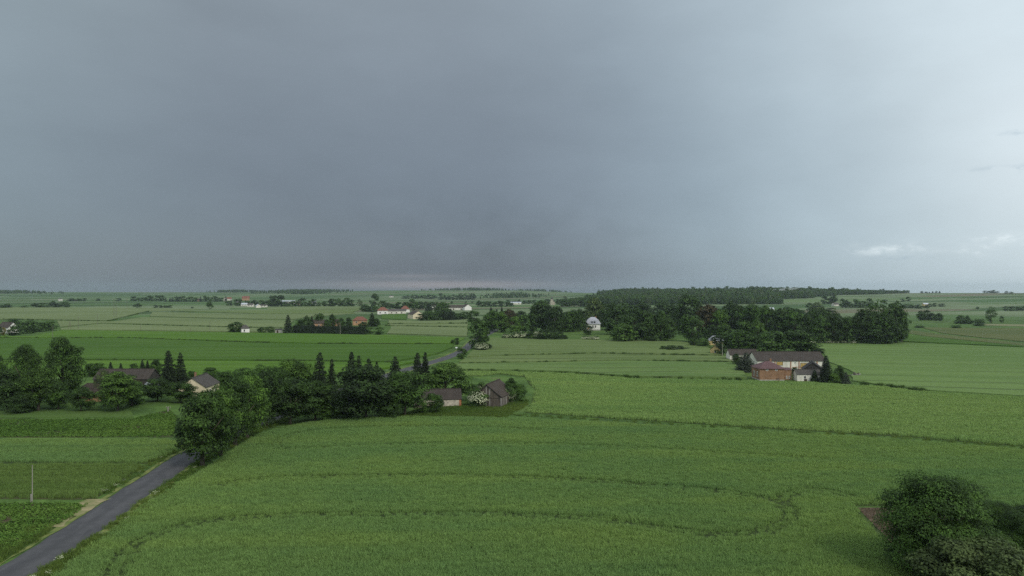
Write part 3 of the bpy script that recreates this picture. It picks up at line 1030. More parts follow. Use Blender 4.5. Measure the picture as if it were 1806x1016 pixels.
# weeds that grow up on the balks between the farther fields
WEED = [proto('weed_tuft', tuft_mesh('weed_tuft', 60, 0.9, 1.25, 0.10, np.random.default_rng(160 + k), 0.9), MATS['rye_dark']) for k in range(3)]
wp = []
for ln_, per, wd in (([(-60, 597), (230, 597.5), (440, 605), (560, 607.7), (802, 608.2)], 0.5, 0.6), ([(-60, 638), (230, 637), (560, 639), (690, 641)], 0.6, 0.5), ([(822, 631.7), (930, 627.8), (1050, 625.2), (1278, 629)], 0.7, 0.5),
                 ([(808, 642.7), (960, 640.7), (1100, 637.8), (1296, 640.7)], 0.7, 0.5), ([(796, 655), (900, 656), (1000, 659), (1120, 667.7), (1320, 671.5)], 0.5, 0.5), ([(1420, 676), (1500, 677), (1560, 682.5), (1640, 691.5)], 1.0, 0.6),
                 ([(555, 607.6), (645, 607.9)], 1.6, 1.2), ([(680, 575), (826, 578)], 0.5, 0.6), ([(684, 572.2), (826, 570.7)], 0.5, 0.6), ([(230, 573), (440, 578.8), (506, 580)], 0.5, 0.6), ([(0, 563.5), (190, 567.2), (262, 549.5)], 0.5, 0.8)):
    ws = [at(*q).xy for q in ln_]
    for a, b in zip(ws, ws[1:]):
        for _ in range(int((b - a).length * per)):
            t = rng.uniform(0, 1)
            q = a + (b - a) * t
            if math.sin(q.x * 0.11) + math.sin(q.x * 0.037 + q.y * 0.05) + rng.normal(0, 0.5) > -0.6:
                wp.append((q.x, q.y + rng.normal(0, wd)))
wp = np.array(wp)
gn_scatter('weeds', np.c_[wp, height(wp[:, 0], wp[:, 1])], rng.uniform(0.5, 1.1, len(wp)), WEED, 21, 'dark weeds growing along the balks between fields')
tag(sheet('lawn', world_poly([(1322, 674), (1420, 677), (1492, 681), (1525, 672), (1512, 655), (1470, 640), (1455, 622), (1440, 608), (1400, 610), (1340, 615), (1300, 640)]), MATS['meadow'], 0.06), 'rough grass of the brick farm yard', None, None, 'structure')
pts = np.array(pts)
gn_scatter('grass', np.c_[pts, np.full(len(pts), 0.03)], rng.uniform(0.6, 1.5, len(pts)), GRASS, 9, 'rough grass on verges, field balk and by the barns')
# white and yellow flowering weeds on the verges
UM = []
for k in range(2):
    r_ = np.random.default_rng(80 + k)
    c = np.c_[r_.normal(0, 0.22, (24, 2)), r_.uniform(0.45, 0.75, 24)]
    s_ = r_.uniform(0.04, 0.09, 24)[:, None]
    ex, ey = np.array([1, 0, 0.1]), np.array([0, 1, 0.1])
    UM.append(proto('cow_parsley', quad_mesh('cow_parsley', np.stack([c - ex * s_, c - ey * s_, c + ex * s_, c + ey * s_], 1)), MATS['umbel']))
fp = []
for p in RD:
    if 70 < p.y < 175:
        d = Vector((1, 0))
        if rng.uniform() < 0.38 + 0.3 * math.sin(p.y * 0.4):
            fp.append((p.x + rng.uniform(3.6, 5.2), p.y + rng.uniform(-1, 1), 0.0))
        if p.y > 112 and rng.uniform() < 0.35:
            fp.append((p.x - rng.uniform(3.4, 4.6), p.y + rng.uniform(-1, 1), -0.1))
gn_scatter('weeds', np.array(fp), rng.uniform(0.7, 1.3, len(fp)), UM, 12, 'white flowering weeds dotted along the road verges')

# bare ploughed corner beside the big tree
soil = sheet('bare_soil', world_poly([(1512, 896), (1600, 896), (1700, 905), (1700, 1040), (1640, 1040), (1598, 990), (1560, 945)]), MATS['soil'], 0.06)
tag(soil, 'bare brown soil corner at the edge of the wheat', None, None, 'structure')
CL = []
for k in range(2):
    bm = bmesh.new()
    bmesh.ops.create_icosphere(bm, subdivisions=1, radius=0.13)
    for v in bm.verts:
        v.co *= 0.7 + 0.6 * random.random()
        v.co.z *= 0.6
    me = bpy.data.meshes.new('clod')
    bm.to_mesh(me)
    bm.free()
    CL.append(proto('clod', me, MATS['soil']))
sp = fill([tuple(p) for p in world_poly([(1514, 897), (1600, 897), (1640, 960), (1640, 1030), (1600, 990), (1562, 945)])], 0.38)
gn_scatter('soil_clods', np.c_[sp, np.full(len(sp), 0.08)], rng.uniform(0.5, 1.6, len(sp)), CL, 14, 'earth clods on the bare soil corner')

# ------------------------------------------------------------------ trees and bushes
def rot_frames(nrm, r_):
    """two unit vectors spanning each leaf, given its normal"""
    t = r_.normal(size=nrm.shape)
    a = np.cross(nrm, t)
    a /= np.linalg.norm(a, axis=1)[:, None] + 1e-9
    return a, np.cross(nrm, a)


def leaf_quads(c, nrm, size, r_, ratio=0.62):
    nrm = nrm / (np.linalg.norm(nrm, axis=1)[:, None] + 1e-9)
    a, b = rot_frames(nrm, r_)
    a, b = a * size[:, None] * 0.5, b * size[:, None] * 0.5 * ratio
    fold = nrm * size[:, None] * 0.12
    return np.stack([c - a, c + b - fold, c + a, c - b - fold], 1)


def broad_crown(seed, n, leaf, clumps=46, w=1.0, z0=0.14, shape=1.0, crad=0.17):
    """crown in a box 1 wide, 1 high: leafy clumps on a lumpy dome, gaps between them"""
    r_ = np.random.default_rng(seed)
    cc, cr = [], []
    while len(cc) < clumps:
        u = r_.normal(size=3)
        u /= np.linalg.norm(u)
        rad = r_.uniform(0.5, 1.0) ** 0.5
        p = u * rad
        if p[2] < -0.75 and r_.uniform() < 0.6:
            continue
        k = 1.0 - 0.22 * max(0, p[2]) * shape
        lump = 0.82 + 0.28 * math.sin(3 * math.atan2(u[1], u[0]) + seed) * (0.5 + 0.5 * u[2]) + r_.uniform(-0.10, 0.10)
        s_ = crad * r_.choice([0.7, 0.9, 1.0, 1.3]) * r_.uniform(0.85, 1.15)
        cc.append((p[0] * (0.5 - s_ * 0.55) * k * lump, p[1] * (0.5 - s_ * 0.55) * k * lump, z0 + (1 - z0) * (0.5 + p[2] * 0.46) - s_ * 0.25))
        cr.append(s_)
    cc, cr = np.array(cc), np.array(cr)
    wgt = cr ** 2
    idx = r_.choice(len(cc), n, p=wgt / wgt.sum())
    u = r_.normal(size=(n, 3))
    u /= np.linalg.norm(u, axis=1)[:, None]
    u[:, 2] = np.where((u[:, 2] < -0.15) & (r_.uniform(size=n) < 0.82), -u[:, 2], u[:, 2])
    rad = r_.uniform(0.55, 1.12, n) ** 0.8
    c = cc[idx] + u * (cr[idx] * rad)[:, None] * np.array([1.2, 1.2, 0.66])
    lo_, hi_ = np.percentile(c, 0.4, axis=0), np.percentile(c, 99.6, axis=0)
    c[:, :2] = (c[:, :2] - (lo_ + hi_)[:2] / 2) / (hi_ - lo_)[:2]
    zb = max(z0, 0.02)
    c[:, 2] = zb + (1 - zb) * (c[:, 2] - lo_[2]) / (hi_[2] - lo_[2])
    c[:, 2] = np.maximum(c[:, 2], 0.01)
    nrm = u + np.array([0, 0, 0.5]) + r_.normal(size=(n, 3)) * 0.38
    return leaf_quads(c, nrm, leaf * r_.uniform(0.6, 1.35, n), r_)


def spruce_crown(seed, tiers, per, leaf):
    r_ = np.random.default_rng(seed)
    C_, N_, S_ = [], [], []
    for t in range(tiers):
        f = (t + r_.uniform(-0.25, 0.25)) / tiers
        z = 0.05 + 0.93 * f
        L = 0.5 * (1 - f) ** 0.66 * r_.uniform(0.85, 1.1) + 0.015
        nb = max(5, int(13 * (1 - f) + 4))
        off = r_.uniform(0, 6.28)
        for b in range(nb):
            a = off + 6.283 * b / nb + r_.uniform(-0.2, 0.2)
            Lb = L * r_.uniform(0.7, 1.12)
            k = max(2, int(per * Lb * 2))
            s_ = np.sqrt(r_.uniform(0.03, 1, k))
            rr = s_ * Lb
            zz_ = z - 0.16 * Lb * s_ ** 1.6 + 0.05 * Lb * (s_ > 0.8) + r_.normal(0, 0.004, k)
            side = r_.normal(0, 0.05, k) * (1.05 - s_) * (0.4 + Lb * 3)
            C_.append(np.stack([np.cos(a) * rr - np.sin(a) * side, np.sin(a) * rr + np.cos(a) * side, zz_ - np.abs(r_.normal(0, 0.010, k))], -1))
            N_.append(np.stack([np.cos(a) * 0.5 + r_.normal(0, 0.5, k), np.sin(a) * 0.5 + r_.normal(0, 0.5, k), 0.8 + r_.normal(0, 0.4, k)], -1))
            S_.append(leaf * (0.55 + 0.6 * (1 - s_)) * r_.uniform(0.7, 1.3, k))
    C_, N_, S_ = np.concatenate(C_), np.concatenate(N_), np.concatenate(S_)
    return leaf_quads(C_, N_, S_, r_, 0.45)


def trunk_mesh(seed, z_top=0.62, r0=0.03, limbs=5, n=7):
    r_ = random.Random(seed)
    m = MB()
    pts = [(0, 0, -0.02), (0.004, 0.003, 0.05), (r_.uniform(-.02, .02), r_.uniform(-.02, .02), 0.25), (r_.uniform(-.03, .03), r_.uniform(-.03, .03), 0.45), (r_.uniform(-.03, .03), r_.uniform(-.03, .03), z_top)]
    m.tube(pts, [r0 * 1.5, r0, r0 * 0.8, r0 * 0.6, r0 * 0.2], n)
    for k in range(limbs):
        a = 6.283 * k / limbs + r_.uniform(-.4, .4)
        z = r_.uniform(0.2, 0.42)
        L = r_.uniform(0.18, 0.32)
        m.tube([(0, 0, z), (math.cos(a) * L * 0.5, math.sin(a) * L * 0.5, z + L * 0.45), (math.cos(a) * L, math.sin(a) * L, z + L * 1.1)], [r0 * 0.5, r0 * 0.32, r0 * 0.1], 5)
    me = m.mesh('trunk')
    me.polygons.foreach_set('use_smooth', [True] * len(me.polygons))
    me.materials.append(MATS['bark'])
    return me


# species: list of variants at each level of detail (0 close, 1 middle, 2 far, 3 at the horizon); leaf size as a share of the crown
LOD = {0: (85000, 0.021), 1: (11000, 0.042), 2: (3000, 0.078), 3: (620, 0.150)}
CROWN, TRUNK = {}, {}


def crown(sp, lod, var):
    key = (sp, lod, var)
    if key in CROWN:
        return CROWN[key]
    n, lf = LOD[lod]
    s_ = sum(ord(c) for c in sp) * 31 + lod * 7 + var * 101
    if sp == 'round':
        q = broad_crown(s_, n, lf, (135, 66, 64, 26)[lod], z0=(0.03, 0.15, 0.05, 0.05)[lod], crad=0.13 if lod else 0.145)
    elif sp == 'tall':
        q = broad_crown(s_, n, lf * 0.9, 74 if lod < 3 else 26, z0=0.13 if lod < 2 else 0.04, shape=1.7, crad=0.12)
    elif sp == 'airy':
        q = broad_crown(s_, int(n * 0.7), lf * 0.75, 60, z0=0.10, shape=1.3, crad=0.11)
    elif sp == 'bush':
        q = broad_crown(s_, int(n * 0.6), lf * 1.15, 38, z0=-0.05, shape=0.6, crad=0.17)
    elif sp == 'spruce':
        q = spruce_crown(s_, {0: 34, 1: 26, 2: 18, 3: 11}[lod], {0: 90, 1: 46, 2: 26, 3: 12}[lod], {0: 0.05, 1: 0.075, 2: 0.11, 3: 0.17}[lod])
    me = quad_mesh('crown', q)
    me.materials.append(MATS['leaf_mid'])
    CROWN[key] = me
    return me


def flowers(lod, var):
    key = ('umbel', lod, var)
    if key in CROWN:
        return CROWN[key]
    r_ = np.random.default_rng(500 + lod * 10 + var)
    n, s0 = {1: (700, 0.042), 2: (420, 0.068), 3: (80, 0.08)}[max(lod, 1)]
    u = r_.normal(size=(n, 3))
    u[:, 2] = np.abs(u[:, 2]) * 0.9 - 0.25
    u /= np.linalg.norm(u, axis=1)[:, None]
    c = np.stack([u[:, 0] * 0.49, u[:, 1] * 0.49, 0.47 + u[:, 2] * 0.50], -1) * r_.uniform(0.9, 1.03, (n, 1))
    c[:, 2] = np.maximum(c[:, 2], 0.05)
    q = leaf_quads(c, u + np.array([0, 0, 0.5]), s0 * r_.uniform(0.6, 1.4, n), r_, 0.9)
    me = quad_mesh('flowers', q)
    me.materials.append(MATS['umbel'])
    CROWN[key] = me
    return me


NAMES = {'round': 'broadleaf_tree', 'tall': 'tall_tree', 'airy': 'airy_tree', 'bush': 'bush', 'spruce': 'spruce_tree', 'elder': 'elder_bush'}
CATS = {'round': 'tree', 'tall': 'tree', 'airy': 'tree', 'bush': 'bush', 'spruce': 'tree', 'elder': 'bush'}
_count = [0]


def plant(px, base, top, wid, sp, leaf, label, group=None, depth=None, lod=None):
    """one tree or bush: foot at pixel (px, base), crown up to `top`, `wid` across, all as seen in the photograph"""
    p = at(px, base)
    d = p.y
    h = (base - top) * d / FPX
    w = wid * d / FPX
    _count[0] += 1
    k = _count[0]
    if lod is None:
        lod = 0 if d < 95 else 1 if d < 330 else 2 if d < 1000 else 3
    r_ = random.Random(k * 13 + 5)
    var = r_.randrange({0: 2, 1: 5, 2: 5, 3: 4}[lod])
    root = empty(NAMES[sp], p, r_.uniform(0, 6.28))
    crown_sp = 'bush' if sp == 'elder' else sp
    me = crown(crown_sp, lod, var)
    c = link('crown' if sp not in ('bush', 'elder') else 'foliage', me, root, MATS['leaf_' + leaf])
    w *= 1.2 if sp == 'spruce' else 1.04
    c.scale = (w, w * r_.uniform(0.9, 1.05), h)
    if sp == 'elder':
        f = link('flowers', flowers(lod, var % 2), root)
        f.scale = c.scale
        f['kind'] = 'stuff'
    elif sp != 'bush':
        tk = (2 if sp == 'spruce' else 0 if lod < 2 else 1, var % 2)
        if tk not in TRUNK:
            TRUNK[tk] = trunk_mesh(tk[1] + 3, limbs=(5, 3, 0)[tk[0]], n=8 if tk[0] == 0 else 5)
        t = link('trunk', TRUNK[tk], root)
        t.scale = (h, h, h) if sp != 'spruce' else (h * 0.6, h * 0.6, h * 1.45)
    tag(root, label, CATS[sp], group)
    return root


ORD = ('first second third fourth fifth sixth seventh eighth ninth tenth eleventh twelfth thirteenth fourteenth fifteenth sixteenth seventeenth eighteenth').split()


def row(px0, px1, base0, base1, top, wid, n, sps, leaves, label, group, jitter=0.35, tvar=0.25, cat=None):
    """n trees of a line that nothing tells apart"""
    r_ = random.Random(int(px0 * 7 + base0))
    for i in range(n):
        t = (i + 0.5 + r_.uniform(-jitter, jitter)) / n
        b = base0 + (base1 - base0) * t
        hgt = (base0 - top) * (1 + r_.uniform(-tvar, tvar))
        sp = r_.choice(sps)
        ww = wid * r_.uniform(0.8, 1.25) * (0.6 if sp == 'spruce' else 1)
        lb = label
        if not any(w_ in label for w_ in ('rear', 'second-row', 'thicket')):
            lb = label + ', ' + ORD[i] + ' from the left'
        plant(px0 + (px1 - px0) * t, b, b - hgt, ww, sp, 'spruce' if sp == 'spruce' else r_.choice(leaves), lb, group)


# --- bottom corner
P = plant
P(1652, 1012, 840, 178, 'round', 'mid', 'large round dark-green tree at the foreground field corner', lod=0)
P(1690, 1075, 955, 130, 'round', 'olive', 'pale olive willow in front of the large corner tree', lod=1)
P(1790, 1085, 962, 150, 'round', 'olive', 'pale olive willow cut off at the bottom right corner', lod=1)
P(1752, 960, 884, 70, 'bush', 'mid', 'dark bush behind the large corner tree on its right side', lod=0)
P(1800, 985, 905, 80, 'bush', 'mid', 'olive-brown bush at the right edge beside the large corner tree', lod=0)
P(1762, 1030, 945, 80, 'bush', 'bright', 'fresh green bush between corner tree and the two willows', lod=0)
P(1830, 950, 890, 80, 'bush', 'mid', 'dark bush at the very edge above the brownish bush', lod=0)
# --- trees along the road
P(357, 822, 692, 98, 'round', 'mid', 'nearest roadside tree overhanging the asphalt, trunk by the wheat')
P(388, 803, 684, 70, 'round', 'bright', 'second roadside tree, close behind the overhanging one')
P(415, 787, 668, 74, 'tall', 'mid', 'third roadside tree with bare trunk at the wheat edge')
P(436, 773, 662, 66, 'tall', 'bright', 'fourth roadside tree, half merged with the one before')
P(470, 753, 655, 66, 'tall', 'dark', 'fifth roadside tree where the wheat edge starts to bend')
P(512, 748, 668, 92, 'round', 'dark', 'very dark low tree on the bend of the wheat edge')
P(556, 741, 672, 70, 'round', 'mid', 'bushy tree between the very dark tree and the widest crown')
P(645, 737, 646, 122, 'round', 'dark', 'widest dark round tree in the middle of the roadside grove')
P(714, 733, 655, 76, 'round', 'mid', 'lighter green tree at the end of the grove by the brick outbuilding')
P(600, 739, 690, 52, 'bush', 'dark', 'low dark bush under the widest round tree')
P(685, 736, 700, 50, 'bush', 'dark', 'dark undergrowth bush right below the lighter grove tree')
P(575, 742, 716, 30, 'bush', 'mid', 'small green bush at the wheat edge under the grove')
P(440, 735, 652, 70, 'tall', 'mid', 'tree behind the roadside row, over the road')
P(490, 720, 650, 60, 'tall', 'mid', 'tall tree behind the very dark tree on the wheat bend')
P(527, 716, 634, 66, 'round', 'bright', 'bright rounded tree left of the tall spruces')
P(465, 705, 645, 60, 'round', 'mid', 'broad tree just right of the cream gabled house')
P(564, 722, 616, 40, 'spruce', 'spruce', 'tall dark spruce, leftmost of the grove spruces')
P(585, 720, 628, 26, 'spruce', 'spruce', 'slim spruce close beside the leftmost grove spruce')
P(620, 708, 616, 34, 'spruce', 'spruce', 'tall spruce rising above the widest round tree')
P(633, 706, 622, 26, 'spruce', 'spruce', 'second spruce top above the widest round tree')
P(650, 708, 628, 34, 'spruce', 'spruce', 'third spruce top above the widest round tree')
P(664, 706, 634, 24, 'spruce', 'spruce', 'smallest spruce top right of the widest round tree')
P(697, 690, 625, 32, 'spruce', 'spruce', 'solitary spruce left of the twin spruces')
P(736, 697, 618, 32, 'spruce', 'spruce', 'left of the twin spruces in front of the road bend')
P(750, 695, 617, 26, 'spruce', 'spruce', 'right of the twin spruces, touching the road bend')
P(786, 708, 641, 84, 'round', 'bright', 'round bright tree behind the brick outbuilding')
P(768, 728, 694, 34, 'round', 'mid', 'small young tree in front of the brick outbuilding')
P(742, 730, 704, 28, 'bush', 'mid', 'green bush at the corner of the brick outbuilding')
P(843, 717, 687, 42, 'elder', 'mid', 'large elder in white bloom beside the grey wooden barn')
P(849, 700, 674, 18, 'elder', 'mid', 'blooming elder peeping out behind the wooden barn')
P(836, 703, 678, 22, 'bush', 'dark', 'dark bush between outbuilding and wooden barn')
P(902, 708, 667, 30, 'tall', 'mid', 'tall dark bush tree right of the wooden barn')
P(897, 711, 682, 26, 'elder', 'mid', 'white flowering elder against the right side of the barn')
P(916, 708, 678, 26, 'bush', 'mid', 'green bush at the wheat side of the barn thicket')
# --- farmyard at the left
P(110, 712, 596, 64, 'tall', 'mid', 'tallest tree of the left farmyard')
P(46, 710, 609, 52, 'tall', 'mid', 'second tallest farmyard tree, left of the tallest one')
P(-6, 708, 626, 40, 'tall', 'mid', 'tree cut by the left edge behind the farmyard')
P(12, 723, 652, 66, 'round', 'dark', 'dark spreading tree in the left farmyard corner')
P(68, 724, 650, 58, 'round', 'bright', 'bright leafy tree in front of the two tallest farmyard trees')
P(103, 722, 676, 46, 'round', 'mid', 'lower tree below the tallest farmyard tree')
P(143, 725, 684, 44, 'round', 'mid', 'shrubby tree before the brown hipped hut roof')
P(208, 724, 656, 66, 'round', 'bright', 'broad tree in front of the long dark barn roof')
P(184, 716, 652, 30, 'airy', 'olive', 'thin birch between brown hut and long dark barn')
P(35, 728, 690, 50, 'bush', 'dark', 'dark bush at the foot of the spreading farmyard tree')
P(233, 716, 668, 44, 'round', 'mid', 'young tree before the right half of the long dark barn')
P(240, 712, 684, 32, 'bush', 'mid', 'bush under the small blue metal shed')
P(278, 708, 668, 52, 'round', 'mid', 'rounded orchard tree between metal shed and cream house')
P(318, 710, 674, 50, 'round', 'mid', 'orchard tree in front of the cream gable wall')
P(297, 692, 614, 36, 'spruce', 'spruce', 'tall broad spruce behind the orchard trees')
P(318, 690, 618, 28, 'spruce', 'spruce', 'slim spruce beside the tall broad farmyard spruce')
P(336, 686, 655, 26, 'bush', 'dark', 'dark bush left of the cream house roof')
P(372, 676, 648, 30, 'round', 'mid', 'tree behind the ridge of the cream house')
P(398, 684, 655, 34, 'round', 'mid', 'tree touching the right roof slope of the cream house')
P(424, 690, 650, 40, 'round', 'mid', 'tree between cream house and roadside row')
for x, t, w, s_, lb in ((158, 641, 22, 'round', 'small round tree behind the left end of the long dark barn'), (175, 640, 20, 'round', 'second small tree behind the long dark barn'), (195, 637, 14, 'spruce', 'small conifer behind the middle of the long dark barn'),
                    (213, 639, 13, 'spruce', 'second small conifer behind the long dark barn'), (236, 641, 16, 'round', 'low tree behind the right half of the long dark barn'),
                    (251, 633, 14, 'spruce', 'conifer of the pair at the right barn end'), (260, 634, 13, 'spruce', 'slimmer conifer of the pair at the right barn end'), (275, 634, 20, 'round', 'tree between conifer pair and the tall broad spruce')):
    P(x, 664, t, w, s_, 'spruce' if s_ == 'spruce' else 'mid', lb)
# --- by the road farther on
P(847, 615, 565, 40, 'round', 'mid', 'big round tree where the road disappears')
P(849, 619, 603, 26, 'elder', 'mid', 'flowering elder at the foot of the big roadside tree')
P(861, 617, 606, 14, 'bush', 'dark', 'dark bush right of the flowering elder by the road')
P(815, 633, 614, 19, 'bush', 'mid', 'small bush standing at the near road bend')
P(798, 607, 599, 7, 'bush', 'dark', 'tiny bush on the oat field left of the road end')
P(805, 608, 596, 10, 'bush', 'dark', 'small shrub on the oat field beside the road end')
# --- hedged farm
P(415, 587, 568, 28, 'round', 'mid', 'lone bushy tree beside the little white house')
P(461, 588, 577, 15, 'bush', 'mid', 'left bush of the pair by the grey shed')
P(476, 588, 576, 19, 'bush', 'mid', 'right bush of the pair by the grey shed')
P(508, 589, 553, 18, 'spruce', 'spruce', 'pointed spruce at the corner of the hedged farm')
for x, b, t, w, s_, l_, lb in ((530, 583, 563, 18, 'round', 'dark', 'low dark tree right of the pointed farm spruce'), (541, 583, 557, 16, 'tall', 'dark', 'dark upright tree over the hedge, left part'),
                          (550, 582, 556, 12, 'spruce', 'spruce', 'thin conifer above the hedge'), (563, 581, 553, 22, 'round', 'mid', 'tree above the hedge between two orange walls'), (547, 586, 567, 16, 'round', 'dark', 'dark low tree covering the orange house corner'), (577, 586, 564, 15, 'round', 'mid', 'low tree between the orange house and its wing'),
                          (586, 581, 554, 15, 'tall', 'mid', 'tall tree in the middle of the hedged farm'), (601, 582, 561, 14, 'round', 'dark', 'dark tree right of the middle of the hedged farm'),
                          (615, 582, 560, 15, 'tall', 'dark', 'dark tree left of the red hipped roof'), (640, 584, 568, 18, 'round', 'dark', 'round tree in front of the red hipped roof'),
                          (656, 576, 550, 17, 'spruce', 'spruce', 'dark spruce right of the red hipped roof'), (664, 576, 562, 13, 'round', 'dark', 'dark bushy tree at the right end of the hedged farm'),
                          (650, 589, 577, 20, 'bush', 'bright', 'bright bush at the end of the dark hedge'), (669, 590, 577, 17, 'round', 'mid', 'separate round bush tree beside the hedged farm')):
    P(x, b, t, w, s_, l_, lb)
# --- garden of the white gabled house
for x, b, t, w, l_, lb in ((24, 572, 562, 22, 'mid', 'bush behind the white gabled house'), (46, 588, 566, 34, 'mid', 'broad bush right of the white gabled house'), (70, 585, 568, 26, 'mid', 'second bush along the white house garden'),
                       (88, 583, 567, 22, 'mid', 'last bush of the white house garden'), (25, 593, 575, 24, 'dark', 'dark bush in front of the white gable'), (-4, 594, 574, 16, 'dark', 'dark bush at the edge before the white house')):
    P(x, b, t, w, 'bush', l_, lb)
P(6, 592, 578, 8, 'bush', 'yellow', 'yellow shrub in the white house garden')
# --- scattered trees of the left middle distance
row(55, 117, 542, 542, 533, 15, 7, ['round'], ['mid', 'dark'], 'low tree of the dark copse on the left middle fields', 'copse on the left fields')
row(0, 20, 544, 543, 537, 12, 3, ['bush'], ['mid'], 'bush of the clump at the far left field edge', 'bushes at the far left field edge')
P(44, 543, 538.5, 14, 'bush', 'mid', 'flat bush left of the dark copse')
row(118, 150, 531.5, 531.5, 527, 8, 6, ['round'], ['dark'], 'tiny far tree in the line beyond the dark copse', 'far tree line beyond the copse')
P(173, 531, 526.5, 8, 'round', 'dark', 'single far tree right of the far line')
P(209, 531.5, 526, 11, 'round', 'dark', 'far round tree near the tall twin poles')
P(242, 543, 535, 15, 'round', 'mid', 'small tree on the pale field')
row(273, 301, 543, 543, 538, 9, 4, ['bush'], ['dark'], 'low bush of the flat row on the pale field', 'flat row of bushes on the pale field')
P(339, 544, 541, 5, 'bush', 'dark', 'tiny dark bush on the pale field')
P(369, 545, 530, 12, 'round', 'mid', 'lone round tree before the far village')
row(230, 290, 531, 531, 523, 9, 10, ['round'], ['dark', 'mid'], 'far tree of the wood left of the village', 'far wood left of the village')
row(290, 400, 532, 532, 523.5, 9, 18, ['round', 'round', 'spruce'], ['dark', 'mid'], 'tree among the houses of the far village', 'village trees')
row(400, 480, 539, 540, 529, 10, 14, ['round', 'round', 'spruce'], ['dark', 'mid'], 'tree among the white village cottages', 'trees by the white cottages')
row(478, 500, 541, 541, 524, 13, 4, ['round'], ['dark'], 'bigger village tree left of the grey hall', 'trees left of the grey hall')
row(500, 575, 541, 541, 532, 11, 10, ['round', 'bush'], ['dark', 'mid'], 'low tree below the grey village hall', 'trees below the grey hall')
P(533, 540, 525.5, 15, 'round', 'dark', 'round tree right of the grey village hall')
P(553, 540, 527, 11, 'round', 'dark', 'smaller tree over the white village cottage')
row(577, 622, 541, 541, 526, 14, 6, ['round'], ['mid', 'dark'], 'dense tree of the big copse at the village end', 'big copse at the village end')
P(635, 541, 528, 11, 'airy', 'olive', 'pale feathery tree right of the big copse')
P(660, 541, 518, 17, 'round', 'dark', 'tall round tree above the red roofed farm')
row(640, 665, 550, 551, 539, 13, 4, ['round'], ['mid', 'dark'], 'tree left of the red roofed farmhouse', 'trees left of the red roofed farm')
row(670, 770, 545, 546, 533, 15, 13, ['round', 'round', 'airy'], ['mid', 'dark', 'dark'], 'tree behind the red roofed farm', 'trees behind the red roofed farm')
P(727, 547, 527, 22, 'round', 'mid', 'large tree over the red gabled farm cottage')
P(756, 552, 533, 15, 'spruce', 'spruce', 'conifer right of the red gabled farm cottage')
row(742, 825, 566, 563, 552, 22, 8, ['round', 'bush'], ['dark', 'mid'], 'dark bushy tree right of the cream barn', 'thicket right of the cream barn')
P(780, 557, 533, 26, 'round', 'mid', 'broad tree above the thicket right of the cream barn')
P(795, 565, 543, 13, 'spruce', 'spruce', 'spruce in the thicket right of the cream barn')
P(783, 565, 545, 11, 'spruce', 'spruce', 'slim spruce in the middle of the thicket')
